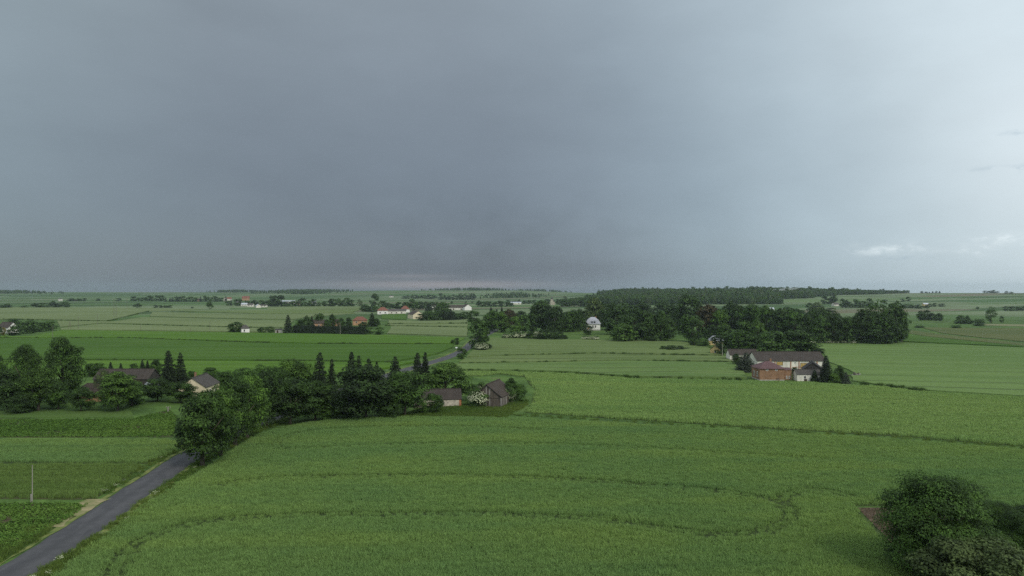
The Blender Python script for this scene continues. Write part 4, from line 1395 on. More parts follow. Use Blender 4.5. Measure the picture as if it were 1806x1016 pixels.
# --- park around the manor, from the road end to the barn
for x, b, t, w, s_, l_, lb in (
        (836, 572, 548, 22, 'round', 'mid', 'tree behind the big roadside tree, on its left'), (868, 584, 548, 30, 'round', 'mid', 'tree right behind the big roadside tree'),
        (866, 562, 540, 11, 'spruce', 'spruce', 'first of three conifer tips behind the roadside tree'), (885, 562, 540, 12, 'spruce', 'spruce', 'second of three conifer tips behind the roadside tree'),
        (876, 563, 543, 10, 'spruce', 'spruce', 'lowest of three conifer tips behind the roadside tree'),
        (884, 586, 550, 30, 'round', 'bright', 'light green tree above the flowering hedge start'), (898, 578, 546, 24, 'round', 'copper', 'brown-leaved tree in the park wood near the road'),
        (907, 588, 558, 22, 'round', 'bright', 'rounded light tree behind the flowering hedge'), (922, 586, 556, 24, 'round', 'mid', 'rounded tree behind the middle of the flowering hedge'),
        (940, 584, 552, 28, 'round', 'mid', 'park tree just left of the highest dark crown'), (957, 584, 531, 46, 'round', 'dark', 'highest dark crown left of the white manor'),
        (978, 586, 541, 36, 'round', 'dark', 'dark park tree at the lawn left of the manor'), (992, 586, 552, 26, 'round', 'mid', 'park tree bordering the manor lawn'),
        (1010, 585, 547, 34, 'round', 'mid', 'park tree in front of the pale far meadow'), (1021, 583, 545, 26, 'round', 'dark', 'dark tree immediately left of the manor'),
        (1050, 577, 526, 40, 'tall', 'olive', 'pale tall tree rising behind the manor roof'), (1078, 582, 536, 42, 'round', 'dark', 'dark tree immediately right of the manor'),
        (1088, 590, 540, 48, 'round', 'dark', 'dark tree second right of the manor'), (1101, 603, 570, 44, 'round', 'bright', 'round bright tree on the field edge right of the manor'),
        (1122, 601, 545, 46, 'round', 'dark', 'dark tree behind the round bright tree'), (1144, 601, 551, 38, 'round', 'mid', 'leafy tree in the middle of the wood front'),
        (1166, 601, 549, 32, 'tall', 'mid', 'upright tree beside the gap in the wood front'), (1181, 598, 556, 24, 'tall', 'mid', 'slim tree at the left side of the wood gap'),
        (1213, 588, 521, 54, 'round', 'dark', 'highest darkest crown of the whole park wood'), (1196, 583, 545, 30, 'round', 'dark', 'shaded tree at the back of the wood gap'),
        (1220, 603, 556, 42, 'tall', 'mid', 'lighter pyramidal tree below the highest dark crown'), (1246, 592, 538, 44, 'round', 'copper', 'brownish tree right of the highest dark crown'),
        (1272, 594, 547, 32, 'tall', 'bright', 'bright textured tree in the park wood'), (1292, 592, 534, 48, 'round', 'dark', 'big dark crown right of the bright textured tree'),
        (1322, 594, 538, 42, 'round', 'mid', 'park tree over the small yellow house'), (1256, 606, 574, 32, 'round', 'dark', 'dark tree just behind the small yellow house'),
        (1282, 608, 574, 32, 'round', 'mid', 'tree between yellow house and long barn'), (1303, 616, 582, 42, 'round', 'mid', 'round tree over the low shed beside the long barn'),
        (1337, 607, 566, 30, 'round', 'bright', 'fresh green tree above the long barn left end'), (1352, 600, 540, 40, 'round', 'mid', 'park tree high above the long barn'),
        (1361, 622, 584, 54, 'round', 'mid', 'broad tree directly behind the long barn'), (1407, 622, 583, 64, 'round', 'mid', 'broadest tree behind the right half of the long barn'),
        (1380, 602, 545, 42, 'round', 'dark', 'park tree beyond the broad barn trees'), (1402, 604, 549, 38, 'round', 'mid', 'park tree above the right half of the long barn'),
        (1425, 605, 555, 34, 'tall', 'dark', 'first tree of the straight wood edge on the field'), (1447, 606, 557, 34, 'tall', 'mid', 'second tree of the straight wood edge'),
        (1470, 606, 556, 34, 'tall', 'dark', 'third tree of the straight wood edge'), (1494, 606, 559, 32, 'tall', 'mid', 'fourth tree of the straight wood edge, before the dip'),
        (1519, 606, 546, 40, 'tall', 'dark', 'fifth tree of the straight wood edge, after the dip'), (1545, 606, 530, 58, 'airy', 'mid', 'tallest airy tree near the end of the wood edge'),
        (1562, 607, 556, 44, 'tall', 'dark', 'lower front tree at the end of the wood edge'), (1581, 605, 533, 44, 'tall', 'mid', 'last tree of the wood edge, beside the dull meadow'),
        (1548, 607, 575, 44, 'round', 'dark', 'dark skirt of foliage under the tallest airy tree'), (1590, 603, 560, 22, 'round', 'mid', 'drooping outermost tree of the wood edge')):
    P(x, b, t, w, s_, l_, lb)
row(1040, 1200, 575, 572, 540, 40, 7, ['round'], ['dark', 'mid'], 'rear tree of the park wood, half hidden, right of the manor', 'rear trees of the park wood')
row(1230, 1420, 572, 575, 541, 40, 9, ['round'], ['dark', 'mid', 'dark'], 'rear tree of the park wood above the brick farm', 'rear trees above the brick farm')
row(865, 1030, 572, 572, 549, 30, 8, ['round'], ['dark', 'mid'], 'rear tree of the park wood left of the manor', 'rear park trees left of the manor')
row(1425, 1590, 596, 598, 552, 34, 9, ['round', 'tall'], ['dark'], 'shaded second-row tree behind the straight wood edge', 'second row of the straight wood edge')
row(1235, 1345, 612, 616, 592, 26, 6, ['bush'], ['dark', 'mid'], 'dark bush in the thicket by the yellow house', 'thicket by the yellow house')
# flowering hedge at the park edge
for x, b, t, w, s_, lb in ((893, 598, 588, 16, 'elder', 'first flowering elder at the park edge, nearest the road'), (908, 598, 585, 20, 'elder', 'second flowering elder of the park hedge'), (922, 598, 584, 20, 'elder', 'third flowering elder of the park hedge, whitest'),
                      (935, 599, 585, 16, 'bush', 'green bush between the flowering elders'), (948, 599, 583, 18, 'elder', 'last flowering elder of the park hedge'), (962, 600, 581, 26, 'bush', 'big green bush in the park hedge'),
                      (978, 600, 586, 20, 'bush', 'green bush right after the big hedge bush'), (988, 600, 584, 14, 'bush', 'upright bush near the end of the park hedge'), (996, 599, 591, 12, 'bush', 'last low bush of the park hedge'),
                      (940, 590, 576, 14, 'bush', 'bush behind the park hedge on the lawn'), (1038, 591, 574, 18, 'bush', 'dark bush in front of the manor wall'), (1035, 600, 592, 20, 'elder', 'flowering elder on the lawn before the manor'),
                      (1050, 600, 593, 18, 'elder', 'second flowering elder on the lawn before the manor'), (1150, 603, 593, 22, 'bush', 'low bush at the foot of the wood front'), (1174, 601, 589, 20, 'bush', 'dark rounded bush at the wood gap'),
                      (1170, 618, 610, 14, 'bush', 'leftmost bush of the clump inside the pale field'), (1184, 618.5, 609, 22, 'bush', 'largest bush of the clump inside the pale field'), (1199, 618, 609.5, 16, 'bush', 'brownish right bush of the clump inside the pale field'),
                      (1211, 617, 613, 12, 'bush', 'lowest bush of the clump inside the pale field'), (1222, 611, 595, 14, 'round', 'small single tree by the pole near the wood'),
                      (1435, 622, 607, 14, 'bush', 'purplish dark bush at the right end of the barn trees'), (1446, 623, 614, 16, 'bush', 'low bush trailing into the right field')):
    P(x, b, t, w, s_, 'mid' if s_ != 'bush' else 'dark', lb)
row(1432, 1512, 606, 606.5, 600, 12, 8, ['elder'], ['mid'], 'small blooming elder along the straight wood edge', 'blooming elders along the wood edge')
# brick farm
P(1316, 656, 620, 36, 'spruce', 'bluespruce', 'blue-grey spruce beside the brick farmhouse')
P(1300, 645, 624, 18, 'bush', 'dark', 'dark bush between low shed and blue spruce')
P(1272, 626, 606, 22, 'bush', 'dark', 'dark thicket bush hiding the small brown hut')
P(1457, 674, 624, 26, 'spruce', 'spruce', 'tall dark spruce at the end of the long barn')
P(1437, 673, 651, 14, 'spruce', 'spruce', 'little spruce before the low white shed')
P(1481, 675, 645, 20, 'tall', 'dark', 'dark upright tree right of the tall farm spruce')
P(1492, 677, 655, 16, 'spruce', 'bluespruce', 'grey young conifer at the corner of the brick farm')
P(1473, 676, 658, 18, 'bush', 'bright', 'bright bush right of the tall farm spruce')
P(1402, 660, 648, 12, 'bush', 'mid', 'green bush between brick house and white shed')
# --- right distance
P(1748, 570, 541, 19, 'airy', 'mid', 'tall lone tree on the tan strip')
P(1767, 570, 557, 8, 'airy', 'mid', 'small sapling beside the tall lone tree')
P(1727, 572, 562, 17, 'bush', 'mid', 'bush left of the tall lone tree')
P(1694, 570, 556, 14, 'round', 'mid', 'round tree in the bushes left of the tall lone tree')
P(1706, 570, 555, 17, 'spruce', 'mid', 'pointed bushy tree left of the tall lone tree')
row(1686, 1716, 571, 571.5, 563, 13, 4, ['bush'], ['mid', 'dark'], 'low bush under the pointed bushy tree', 'bushes under the pointed tree')
row(1618, 1645, 565, 565, 550, 14, 4, ['round'], ['mid', 'dark'], 'round tree by the tiny white shed', 'trees by the tiny white shed')
P(1657, 566, 552.5, 16, 'round', 'mid', 'separate round tree right of the tiny white shed')
P(1686, 579, 573, 17, 'bush', 'mid', 'bush island on the dull meadow')
P(1622, 578, 574, 17, 'bush', 'mid', 'flat bush island near the wood edge')
P(1728, 575, 570.5, 20, 'bush', 'dark', 'dark bush row at the start of the tan strip')
row(1590, 1635, 543, 545, 537, 9, 8, ['round', 'bush'], ['dark', 'mid'], 'tree of the hillside hamlet', 'hillside hamlet trees')
P(1602, 531, 523.5, 9, 'round', 'dark', 'highest tree of the hillside hamlet')
P(1592, 532, 527, 8, 'bush', 'dark', 'bush beside the highest hamlet tree')
row(1638, 1665, 541, 541, 535, 8, 4, ['round'], ['dark'], 'tree behind the tiny yellow house', 'trees behind the tiny yellow house')
P(1724, 545, 541, 6, 'bush', 'mid', 'tiny bush on the sloping field balk')
row(1772, 1810, 548.5, 548.5, 541, 10, 5, ['round'], ['dark'], 'tree of the dark row on the right slope', 'dark tree row on the right slope')
row(1622, 1662, 517.2, 517.2, 513.5, 6, 6, ['round', 'spruce'], ['dark'], 'tiny horizon tree above the right slope', 'horizon trees above the right slope')
row(1735, 1760, 517.0, 517.0, 512.5, 7, 5, ['round'], ['dark'], 'horizon tree of the right ridge clump', 'right ridge clump')
row(1773, 1785, 518.0, 518.0, 513.5, 8, 2, ['round'], ['dark'], 'rounded tree on the right ridge by the edge', 'rounded ridge trees')
row(1420, 1450, 548, 548, 536, 14, 3, ['round'], ['olive', 'mid'], 'pale willow in the valley behind the wood', 'pale valley willows')
P(1440, 549, 533, 24, 'round', 'olive', 'big pale rounded willow in the valley')
P(1466, 551, 543, 20, 'round', 'olive', 'low bluish willow in the valley')
row(1452, 1476, 536, 536, 524, 12, 4, ['round'], ['dark'], 'dark tree above the valley cottage', 'dark trees above the valley cottage')
row(1484, 1535, 543, 543, 529, 12, 8, ['round'], ['dark', 'mid'], 'tree of the valley belt behind the wood edge', 'valley belt')
P(1560, 535, 528.5, 9, 'round', 'dark', 'single tree on the slope above the wood edge')
# --- far middle
row(840, 905, 541, 541, 532, 9, 12, ['round'], ['dark'], 'far tree of the belt beyond the white barns', 'far belt beyond the white barns')
row(712, 770, 527, 527, 521, 8, 10, ['round'], ['dark'], 'far tree of the broken line below the ridge', 'broken line below the ridge')
row(775, 840, 529, 529, 519, 8, 12, ['round', 'tall'], ['dark'], 'far tree of the hamlet below the ridge', 'hamlet trees below the ridge')
P(758, 527.5, 519.5, 12, 'round', 'dark', 'far round tree standing out in the broken line')
P(797, 537, 531, 5, 'round', 'mid', 'small dark far tree on the meadow strip')
P(821, 535, 531.5, 4, 'round', 'dark', 'left of two tiny trees on the meadow strip')
P(833, 535, 531.5, 4, 'round', 'dark', 'right of two tiny trees on the meadow strip')
row(895, 985, 536, 536, 529, 9, 10, ['round'], ['dark'], 'far tree around the pale church', 'trees around the pale church')
row(985, 1035, 541, 541, 530, 11, 6, ['round'], ['dark', 'mid'], 'far tree at the foot of the forest hill', 'trees at the foot of the forest hill')

# ------------------------------------------------------------------ woods that read as one mass
FAR_CROWNS = []
for k, (sp, lm) in enumerate((('round', 'leaf_mid'), ('round', 'leaf_bright'), ('tall', 'leaf_dark'), ('round', 'leaf_mid'), ('round', 'leaf_olive'))):
    n, lf = 700, 0.13
    q = broad_crown(900 + k, n, lf, 26, z0=0.02)
    q = q * np.array([1.0, 1.0, 1.7])
    FAR_CROWNS.append(proto('wood_crown', quad_mesh('wood_crown', q), MATS[lm]))


def wood(name, pts, s0, s1, label, seed):
    P_ = np.array(pts)
    z = height(P_[:, 0], P_[:, 1]) - 1.0
    gn_scatter(name, np.c_[P_, z], s0 if s1 is None else rng.uniform(s0, s1, len(P_)), FAR_CROWNS, seed, label)


gx, gy = np.meshgrid(np.arange(40, 1250, 6.5), np.arange(1290, 2330, 7.5))
F = np.stack([gx.ravel(), gy.ravel()], -1) + rng.uniform(-3.5, 3.5, (gx.size, 2))
r_ = F[:, 0] / F[:, 1]
wig = 0.012 * np.sin(F[:, 1] / 60.0) + 0.008 * np.sin(F[:, 1] / 23.0 + 1)
lo = 0.066 + 0.056 * smooth(1250, 2000, F[:, 1]) + wig * 0.5
hi = 0.355 + 0.165 * smooth(1420, 2080, F[:, 1]) + wig
F = F[(r_ > lo) & (r_ < hi)]
FS = rng.uniform(4.2, 8.8, len(F)) * (1 + 0.16 * np.sin(F[:, 0] / 87 + 2) * np.sin(F[:, 1] / 210)) * np.where(rng.uniform(size=len(F)) < 0.04, 1.35, 1.0) * (1 - 0.35 * smooth(0.40, 0.52, F[:, 0] / F[:, 1])) * (0.75 + 0.25 * smooth(0.0, 0.03, F[:, 0] / F[:, 1] - 0.066 - 0.056 * smooth(1250, 2000, F[:, 1]))) * (1 + 0.12 * np.sin(F[:, 0] / 41) * np.sin(F[:, 1] / 57 + F[:, 0] / 130))
wood('forest', F, FS, None, 'dark forest covering the long low hill', 31)


def belt(px0, px1, d0, d1, n, s0, s1, label, seed):
    r2 = np.random.default_rng(seed)
    d = r2.uniform(d0, d1, n)
    px = (px0 + px1) / 2 + (px1 - px0) / 2 * np.clip(r2.normal(0, 0.5, n), -1.15, 1.15)
    d = d + 90 * np.sin(px / 23.0)
    sz = r2.uniform(s0, s1, n) * (0.45 + 0.25 * np.cos((px - (px0 + px1) / 2) / (px1 - px0) * 2.6))
    wood('woodland', np.stack([(px - CX) / FPX * d, d], -1), sz, None, label, seed)


belt(-120, 95, 3000, 3500, 320, 9, 13, 'bluish far wood at the left horizon', 41)
belt(372, 470, 3600, 3900, 160, 9, 13, 'far wood on the horizon behind the village', 42)
belt(455, 610, 2900, 3600, 420, 9, 13, 'far wood on the slope above the grey hall', 43)
belt(755, 905, 3700, 4000, 170, 9, 14, 'far wooded ridge under the pink slit of sky', 44)
belt(905, 1000, 3650, 3900, 80, 8, 12, 'far hedgerow on the ridge left of the forest hill', 45)
belt(855, 960, 2200, 2700, 150, 8, 11, 'dark far wood below the striped slope', 48)

# ------------------------------------------------------------------ buildings
def opening(parent, face, u, z, w, h, W, L, frame='white_plaster', pane='window_glass', kind='window'):
    """window or door set on a wall: frame proud of the wall, pane inside it. u along the wall from its middle, z of the sill"""
    def B(m, a0, a1, b0, b1, z0, z1):           # a along wall, b outward
        if face == 'F':
            m.box(a0, a1, -W / 2 - b1, -W / 2 - b0, z0, z1)
        elif face == 'B':
            m.box(a0, a1, W / 2 + b0, W / 2 + b1, z0, z1)
        elif face == 'L':
            m.box(-L / 2 - b1, -L / 2 - b0, a0, a1, z0, z1)
        else:
            m.box(L / 2 + b0, L / 2 + b1, a0, a1, z0, z1)
    t = 0.09
    m = MB()
    B(m, u - w / 2 - t, u - w / 2, 0.002, 0.07, z, z + h)
    B(m, u + w / 2, u + w / 2 + t, 0.002, 0.07, z, z + h)
    B(m, u - w / 2 - t, u + w / 2 + t, 0.002, 0.075, z + h, z + h + t)
    B(m, u - w / 2 - t, u + w / 2 + t, 0.002, 0.10, z - t, z)
    if kind == 'window':
        B(m, u - 0.03, u + 0.03, 0.002, 0.06, z, z + h)
    o = m.build(kind, MATS[frame], parent)
    p = MB()
    B(p, u - w / 2, u + w / 2, 0.001, 0.03, z, z + h)
    p.build('pane' if kind == 'window' else 'leaf', MATS[pane], o)
    return o


def building(name, label, cat, px, py, L, W, he, hr, rot=0.0, wall='white_plaster', roof='roof_brown', gable=None, hip=0.0, over=0.35, ridge=0.0,
             anchor='front', opens=(), chim=None, group=None, plinth=None):
    """L along the ridge (local x), W deep (local y), eaves he, ridge hr. The photograph's pixel is the middle of the front wall foot"""
    p = at(px, py)
    a = R(rot)
    c = Vector((p.x, p.y, p.z))
    if anchor == 'front':
        c += Vector((-math.sin(a), math.cos(a), 0)) * (W / 2)
    root = empty(name, c, a)
    tag(root, label, cat, group)
    x, y = L / 2, W / 2
    r0 = ridge * W                              # ridge offset across
    m = MB()
    m.box(-x, x, -y, y, -0.4, he)
    wl = m.build('wall', MATS[wall], root)
    if not hip:
        g = MB()
        for s_ in (-1, 1):
            x0, x1 = (s_ * x, s_ * (x - 0.25))
            g.poly([(x0, -y, he), (x0, y, he), (x0, r0, hr), (x1, -y, he), (x1, y, he), (x1, r0, hr)],
                   [(0, 1, 2), (5, 4, 3), (0, 3, 4, 1), (1, 4, 5, 2), (2, 5, 3, 0)] if s_ > 0 else [(2, 1, 0), (3, 4, 5), (1, 4, 3, 0), (2, 5, 4, 1), (0, 3, 5, 2)])
        g.build('gable', MATS[gable or wall], root)
    rf = MB()
    t = 0.12
    if not hip:
        xo = x + over
        for s_ in (-1, 1):
            dy = y + s_ * -r0
            sl = (hr - he) / (y - s_ * r0)
            ye = s_ * (y + over)
            ze = he - over * sl + t
            q = [(-xo, ye, ze), (xo, ye, ze), (xo, r0, hr + t), (-xo, r0, hr + t)]
            if s_ > 0:
                q = q[::-1]
            rf.slab(q, t * 0.9)
    else:
        xo, yo = x + over, y + over
        k = hip                                  # distance of the ridge ends from the gable walls
        ze = he - over * 0.35 + t
        A, B_, C_, D = (-xo, -yo, ze), (xo, -yo, ze), (xo, yo, ze), (-xo, yo, ze)
        E, F_ = (-x + k, 0, hr + t), (x - k, 0, hr + t)
        rf.poly([A, B_, C_, D, E, F_] + [(q[0], q[1], q[2] - t) for q in (A, B_, C_, D)],
                [(0, 1, 5, 4), (1, 2, 5), (2, 3, 4, 5), (3, 0, 4), (9, 8, 7, 6), (0, 6, 7, 1), (1, 7, 8, 2), (2, 8, 9, 3), (3, 9, 6, 0)])
    ro = rf.build('roof', MATS[roof], root)
    if not hip:
        rg = MB()
        rg.box(-xo - 0.02, xo + 0.02, r0 - 0.14, r0 + 0.14, hr + 0.06, hr + t + 0.10)
        rg.build('ridge_cap', MATS[roof], ro)
    for s_ in chim or ():
        cm = MB()
        cm.box(s_[0] - 0.28, s_[0] + 0.28, s_[1] - 0.25, s_[1] + 0.25, he, s_[2])
        cm.box(s_[0] - 0.34, s_[0] + 0.34, s_[1] - 0.31, s_[1] + 0.31, s_[2], s_[2] + 0.12)
        cm.build('chimney', MATS['brick_red'], ro)
    for o in opens:
        opening(root, o[0], o[1], o[2], o[3], o[4], W, L, **(o[5] if len(o) > 5 else {}))
    if plinth:
        pm = MB()
        pm.box(-x - 0.05, x + 0.05, -y - 0.05, y + 0.05, -0.4, plinth)
        pm.build('plinth', MATS['concrete'], root)
    return root


def boards(root, face, x0, x1, z0, ztop, W, L, step, seed, pale=0.14):
    """vertical weather boards of uneven width and length on one wall; ztop is a function of the place along it"""
    r_ = random.Random(seed)
    a, k = x0, 0
    while a < x1:
        w = step * r_.uniform(0.7, 1.3)
        b = min(a + w - 0.02, x1)
        m = MB()
        t = r_.uniform(0.02, 0.05)
        zt = min(ztop(a), ztop(b)) - r_.uniform(0, 0.06)
        zb = z0 + r_.uniform(0, 0.12)
        if face == 'F':
            m.box(a, b, -W / 2 - t, -W / 2 + 0.01, zb, zt)
        elif face == 'L':
            m.box(-L / 2 - t, -L / 2 + 0.01, a, b, zb, zt)
        else:
            m.box(L / 2 - 0.01, L / 2 + t, a, b, zb, zt)
        if zt > zb + 0.1:
            m.build('board', MATS['pale_board' if r_.random() < pale else 'grey_boards'], root)
        a += w
        k += 1


W_ = dict(frame='white_plaster', pane='window_glass')
D_ = dict(frame='door_brown', pane='door_brown', kind='door')
Y_ = dict(frame='door_brown', pane='door_yellow', kind='door')

# wooden barn: gable end towards the camera, long side running away
barn = building('wooden_barn', 'weathered grey wooden barn with big brown roof beside the blooming elder', 'barn', 861, 718, 11.6, 7.4, 2.9, 6.0, 90 - 16, 'dark_boards', 'roof_rust', 'dark_boards', anchor='none', ridge=0.06, over=0.3)
# its local -x end is the gable that faces the camera
bx = at(861, 718)
fw = Vector((math.cos(R(74)), math.sin(R(74)), 0))
barn.location = bx + fw * 5.8


def gz(y_):
    r0 = 0.06 * 7.4
    return 2.9 + 3.2 * ((3.7 + y_) / (3.7 + r0) if y_ < r0 else (3.7 - y_) / (3.7 - r0)) - 0.25


boards(barn, 'L', -3.65, 3.65, 0.05, lambda y_: max(0.3, gz(y_)), 7.4, 11.6, 0.34, 5, 0.18)
boards(barn, 'F', -5.7, 5.7, 0.05, lambda y_: 2.8, 7.4, 11.6, 0.45, 6, 0.10)
mm = MB()
mm.box(-5.89, -5.83, -2.9, -1.2, 0.0, 2.1)
mm.build('door', MATS['grey_boards'], barn)
mm = MB()
mm.box(-5.97, -5.84, -3.72, -3.45, 0.0, 2.6)
mm.build('corner_post', MATS['pale_board'], barn)
mm = MB()
mm.box(-5.92, -5.84, -3.3, 3.3, 2.45, 2.62)
mm.build('cross_beam', MATS['grey_boards'], barn)
# brick outbuilding
ob = building('outbuilding', 'low outbuilding with rendered wall, brick gable and brown roof in front of the round tree', 'outbuilding', 772, 718.5, 12.6, 6.4, 2.1, 4.4, 8, 'stone_wall', 'roof_brown', 'brick_orange', over=0.2,
              opens=(('F', 1.5, 0.9, 0.6, 0.5, dict(frame='concrete', pane='door_brown')), ('R', 0.0, 2.4, 0.5, 0.5, dict(frame='concrete', pane='door_brown'))))
mm = MB()
mm.box(5.75, 6.32, -3.23, -3.17, 0, 2.1).build('brick_pier', MATS['brick_orange'], ob)
# left farmyard
building('house', 'cream house with plain gable wall, grey roof and red chimney among orchard trees', 'house', 352, 698, 11.5, 7.6, 3.3, 5.9, 93, 'cream_plaster', 'roof_grey', None, anchor='none', over=0.3, chim=((-0.5, 1.0, 6.9),), opens=(('F', -2.0, 1.0, 1.2, 1.3, W_), ('F', 2.2, 1.0, 1.2, 1.3, W_)))
building('barn', 'long low barn with dark brown roof in the left farmyard', 'barn', 213, 682, 17.5, 8.5, 2.5, 5.2, 1, 'dark_boards', 'roof_brown', over=0.3, opens=(('F', 5.0, 0, 2.4, 2.2, D_), ('F', -3.0, 1.0, 0.9, 0.7, W_)))
building('hut', 'brown hip-roofed hut half hidden by farmyard trees', 'hut', 153, 708, 7.4, 6.0, 2.4, 4.7, -6, 'orange_plaster', 'roof_rust', hip=1.6, opens=(('F', 1.2, 0.9, 0.9, 1.0, W_), ('R', 0, 0.8, 1.0, 1.1, W_)))
sh = building('shed', 'small blue-grey metal shed with pale roof in the left farmyard', 'shed', 266, 694, 4.2, 3.4, 2.5, 2.95, -4, 'metal_blue', 'roof_metal', over=0.12, opens=(('F', 0.2, 0.0, 1.4, 2.0, D_),))
# brick farm
building('brick_house', 'red brick farmhouse with maroon hipped roof', 'house', 1361.5, 671.5, 8.5, 8.5, 4.2, 6.2, 0, 'brick_red', 'roof_maroon', hip=3.4, over=0.4, chim=((1.5, 1.5, 6.9),),
         opens=(('L', -1.8, 1.2, 1.0, 1.7, W_), ('L', 1.6, 1.2, 1.0, 1.7, W_), ('F', -1.7, 3.5, 0.7, 0.4, W_), ('F', 1.5, 3.5, 0.7, 0.4, W_), ('F', 2.0, 0.2, 1.0, 0.6, dict(frame='brick_red', pane='door_brown'))), plinth=0.35)
ax = building('annex', 'low brick annex with lean-to maroon roof joined to the brick farmhouse', 'annex', 1390, 670.5, 2.6, 5.0, 3.5, 3.9, 0, 'brick_red', 'roof_maroon', over=0.12, opens=(('F', -0.5, 0.6, 0.3, 0.8, W_), ('F', 0.4, 0.6, 0.3, 0.8, W_)))
lb = building('long_barn', 'long white barn with weathered brown roof and yellow hatches behind the brick house', 'barn', 1396, 652.5, 26.5, 13.0, 3.6, 6.5, -1.0, 'dirty_white', 'roof_brown', over=0.35,
              opens=(('F', -4.6, 1.9, 2.3, 1.2, Y_), ('F', 4.7, 0.2, 2.3, 2.4, Y_), ('F', 1.4, 2.6, 0.5, 0.4, W_), ('F', 7.6, 0.6, 0.8, 0.8, W_)))
for x_ in (-9.6, -6.4, -0.3, 2.9, 6.9, 9.9):
    mm = MB()
    mm.box(x_ - 0.16, x_ + 0.16, -6.62, -6.5, 0, 3.35).build('pilaster', MATS['brick_orange'], lb)
mm = MB()
mm.box(0.2, 6.2, -6.58, -6.5, 1.05, 1.22).build('brick_band', MATS['brick_orange'], lb)
building('shed', 'brown roofed shed with white gable next to the long barn', 'shed', 1312, 636.5, 12.2, 6.0, 2.6, 4.8, 0, 'dirty_white', 'roof_brown', 'dirty_white', over=0.25, opens=(('F', -3.6, 0.2, 2.0, 1.9, D_), ('F', 1.0, 0.8, 0.8, 0.7, W_)))
building('shed', 'low white shed with grey roof before the long barn', 'shed', 1427, 672.5, 8.2, 4.6, 2.3, 3.7, -2, 'dirty_white', 'roof_grey', over=0.2, opens=(('F', -1.4, 0.9, 0.7, 0.9, W_), ('F', -1.2, 0.0, 0.8, 0.7, D_)))
building('barn', 'dark gabled barn half hidden by the tall farm spruce', 'barn', 1452, 667, 8.0, 7.0, 3.2, 5.8, 70, 'dark_boards', 'roof_dark', over=0.25, opens=(('L', 0.0, 0.0, 2.2, 2.3, D_),))
building('house', 'small yellow house with pale roof at the edge of the park wood', 'house', 1264, 609, 8.0, 6.5, 2.6, 5.0, -8, 'yellow_plaster', 'roof_slate', hip=2.2, over=0.3, opens=(('F', -1.4, 0.9, 1.0, 1.1, W_), ('F', 1.4, 0.9, 1.0, 1.1, W_)))
building('hut', 'little yellow-walled hut with brown roof behind the thicket bush', 'hut', 1273, 625, 5.5, 4.8, 2.4, 4.6, 60, 'yellow_plaster', 'roof_brown', over=0.3, opens=(('F', 0, 0.9, 0.8, 0.9, W_), ('L', 0, 0.9, 0.8, 0.9, W_)))
# rubble heap right of the brick farm
r_ = random.Random(3)
heap = empty('rubble_heap', at(1509, 663))
tag(heap, 'heap of grey boards and rubble right of the brick farm', 'heap')
for k in range(26):
    m = MB()
    l_, w_, h_ = r_.uniform(0.5, 1.8), r_.uniform(0.2, 0.6), r_.uniform(0.12, 0.4)
    m.box(-l_ / 2, l_ / 2, -w_ / 2, w_ / 2, 0, h_)
    o = m.build('plank' if l_ > 1 else 'block', MATS[r_.choice(['pale_board', 'grey_boards', 'concrete', 'dark_boards'])], heap)
    q = abs(r_.gauss(0, 0.5))
    o.location = (r_.gauss(0, 0.9), r_.gauss(0, 0.6), max(0, 0.9 - q * 1.1) * r_.uniform(0, 1))
    o.rotation_euler = (r_.uniform(-.4, .4), r_.uniform(-.5, .5), r_.uniform(0, 3))
# manor: white walls, steep slate mansard with dormers
mp = at(1047, 583)
mn = empty('manor_house', mp + Vector((0, 5, 0)), R(-4))
mn.scale = (1.14, 1.0, 1.0)
tag(mn, 'white manor house with pale steep mansard roof on the park lawn', 'house')
MB().box(-4.6, 4.6, -5, 5, -0.5, 4.9).build('wall', MATS['white_plaster'], mn)
MB().box(-4.7, 4.7, -5.1, 5.1, -0.5, 0.9).build('plinth', MATS['concrete'], mn)
m = MB()
a_, b_ = [(-5.1, -5.5), (5.1, -5.5), (5.1, 5.5), (-5.1, 5.5)], [(-3.6, -4.0), (3.6, -4.0), (3.6, 4.0), (-3.6, 4.0)]
vs = [(x, y, 4.75) for x, y in a_] + [(x, y, 5.05) for x, y in a_] + [(x, y, 8.0) for x, y in b_] + [(-1.3, 0, 10.0), (1.3, 0, 10.0)]
m.poly(vs, [(3, 2, 1, 0)] + [(i, (i + 1) % 4, 4 + (i + 1) % 4, 4 + i) for i in range(4)] + [(4 + i, 4 + (i + 1) % 4, 8 + (i + 1) % 4, 8 + i) for i in range(4)] + [(8, 9, 13, 12), (9, 10, 13), (10, 11, 12, 13), (11, 8, 12)])
mr = m.build('roof', MATS['roof_slate'], mn)
for x_ in (-0.75, 0.95):
    d_ = MB().box(x_ - 0.55, x_ + 0.55, -5.35, -3.9, 5.5, 6.9)
    d_.poly([(x_ - 0.75, -5.5, 6.9), (x_ + 0.75, -5.5, 6.9), (x_, -5.5, 7.4), (x_ - 0.75, -3.6, 6.9), (x_ + 0.75, -3.6, 6.9), (x_, -3.6, 7.4)], [(0, 1, 2), (5, 4, 3), (0, 2, 5, 3), (1, 4, 5, 2), (0, 3, 4, 1)])
    do = d_.build('dormer', MATS['roof_slate'], mr)
    MB().box(x_ - 0.38, x_ + 0.38, -5.39, -5.36, 5.7, 6.7).build('pane', MATS['window_glass'], do)
for x_ in (-1.6, -0.0, 1.6):
    if x_ == -1.6:
        continue
    opening(mn, 'F', x_ - 0.1, 2.2, 0.8, 1.7, 10, 9.2, 'white_plaster', 'window_glass')
opening(mn, 'F', -3.2, 1.0, 1.0, 2.4, 10, 9.2, 'door_brown', 'orange_plaster', 'door')
opening(mn, 'L', 0.0, 2.2, 0.9, 1.7, 10, 9.2)
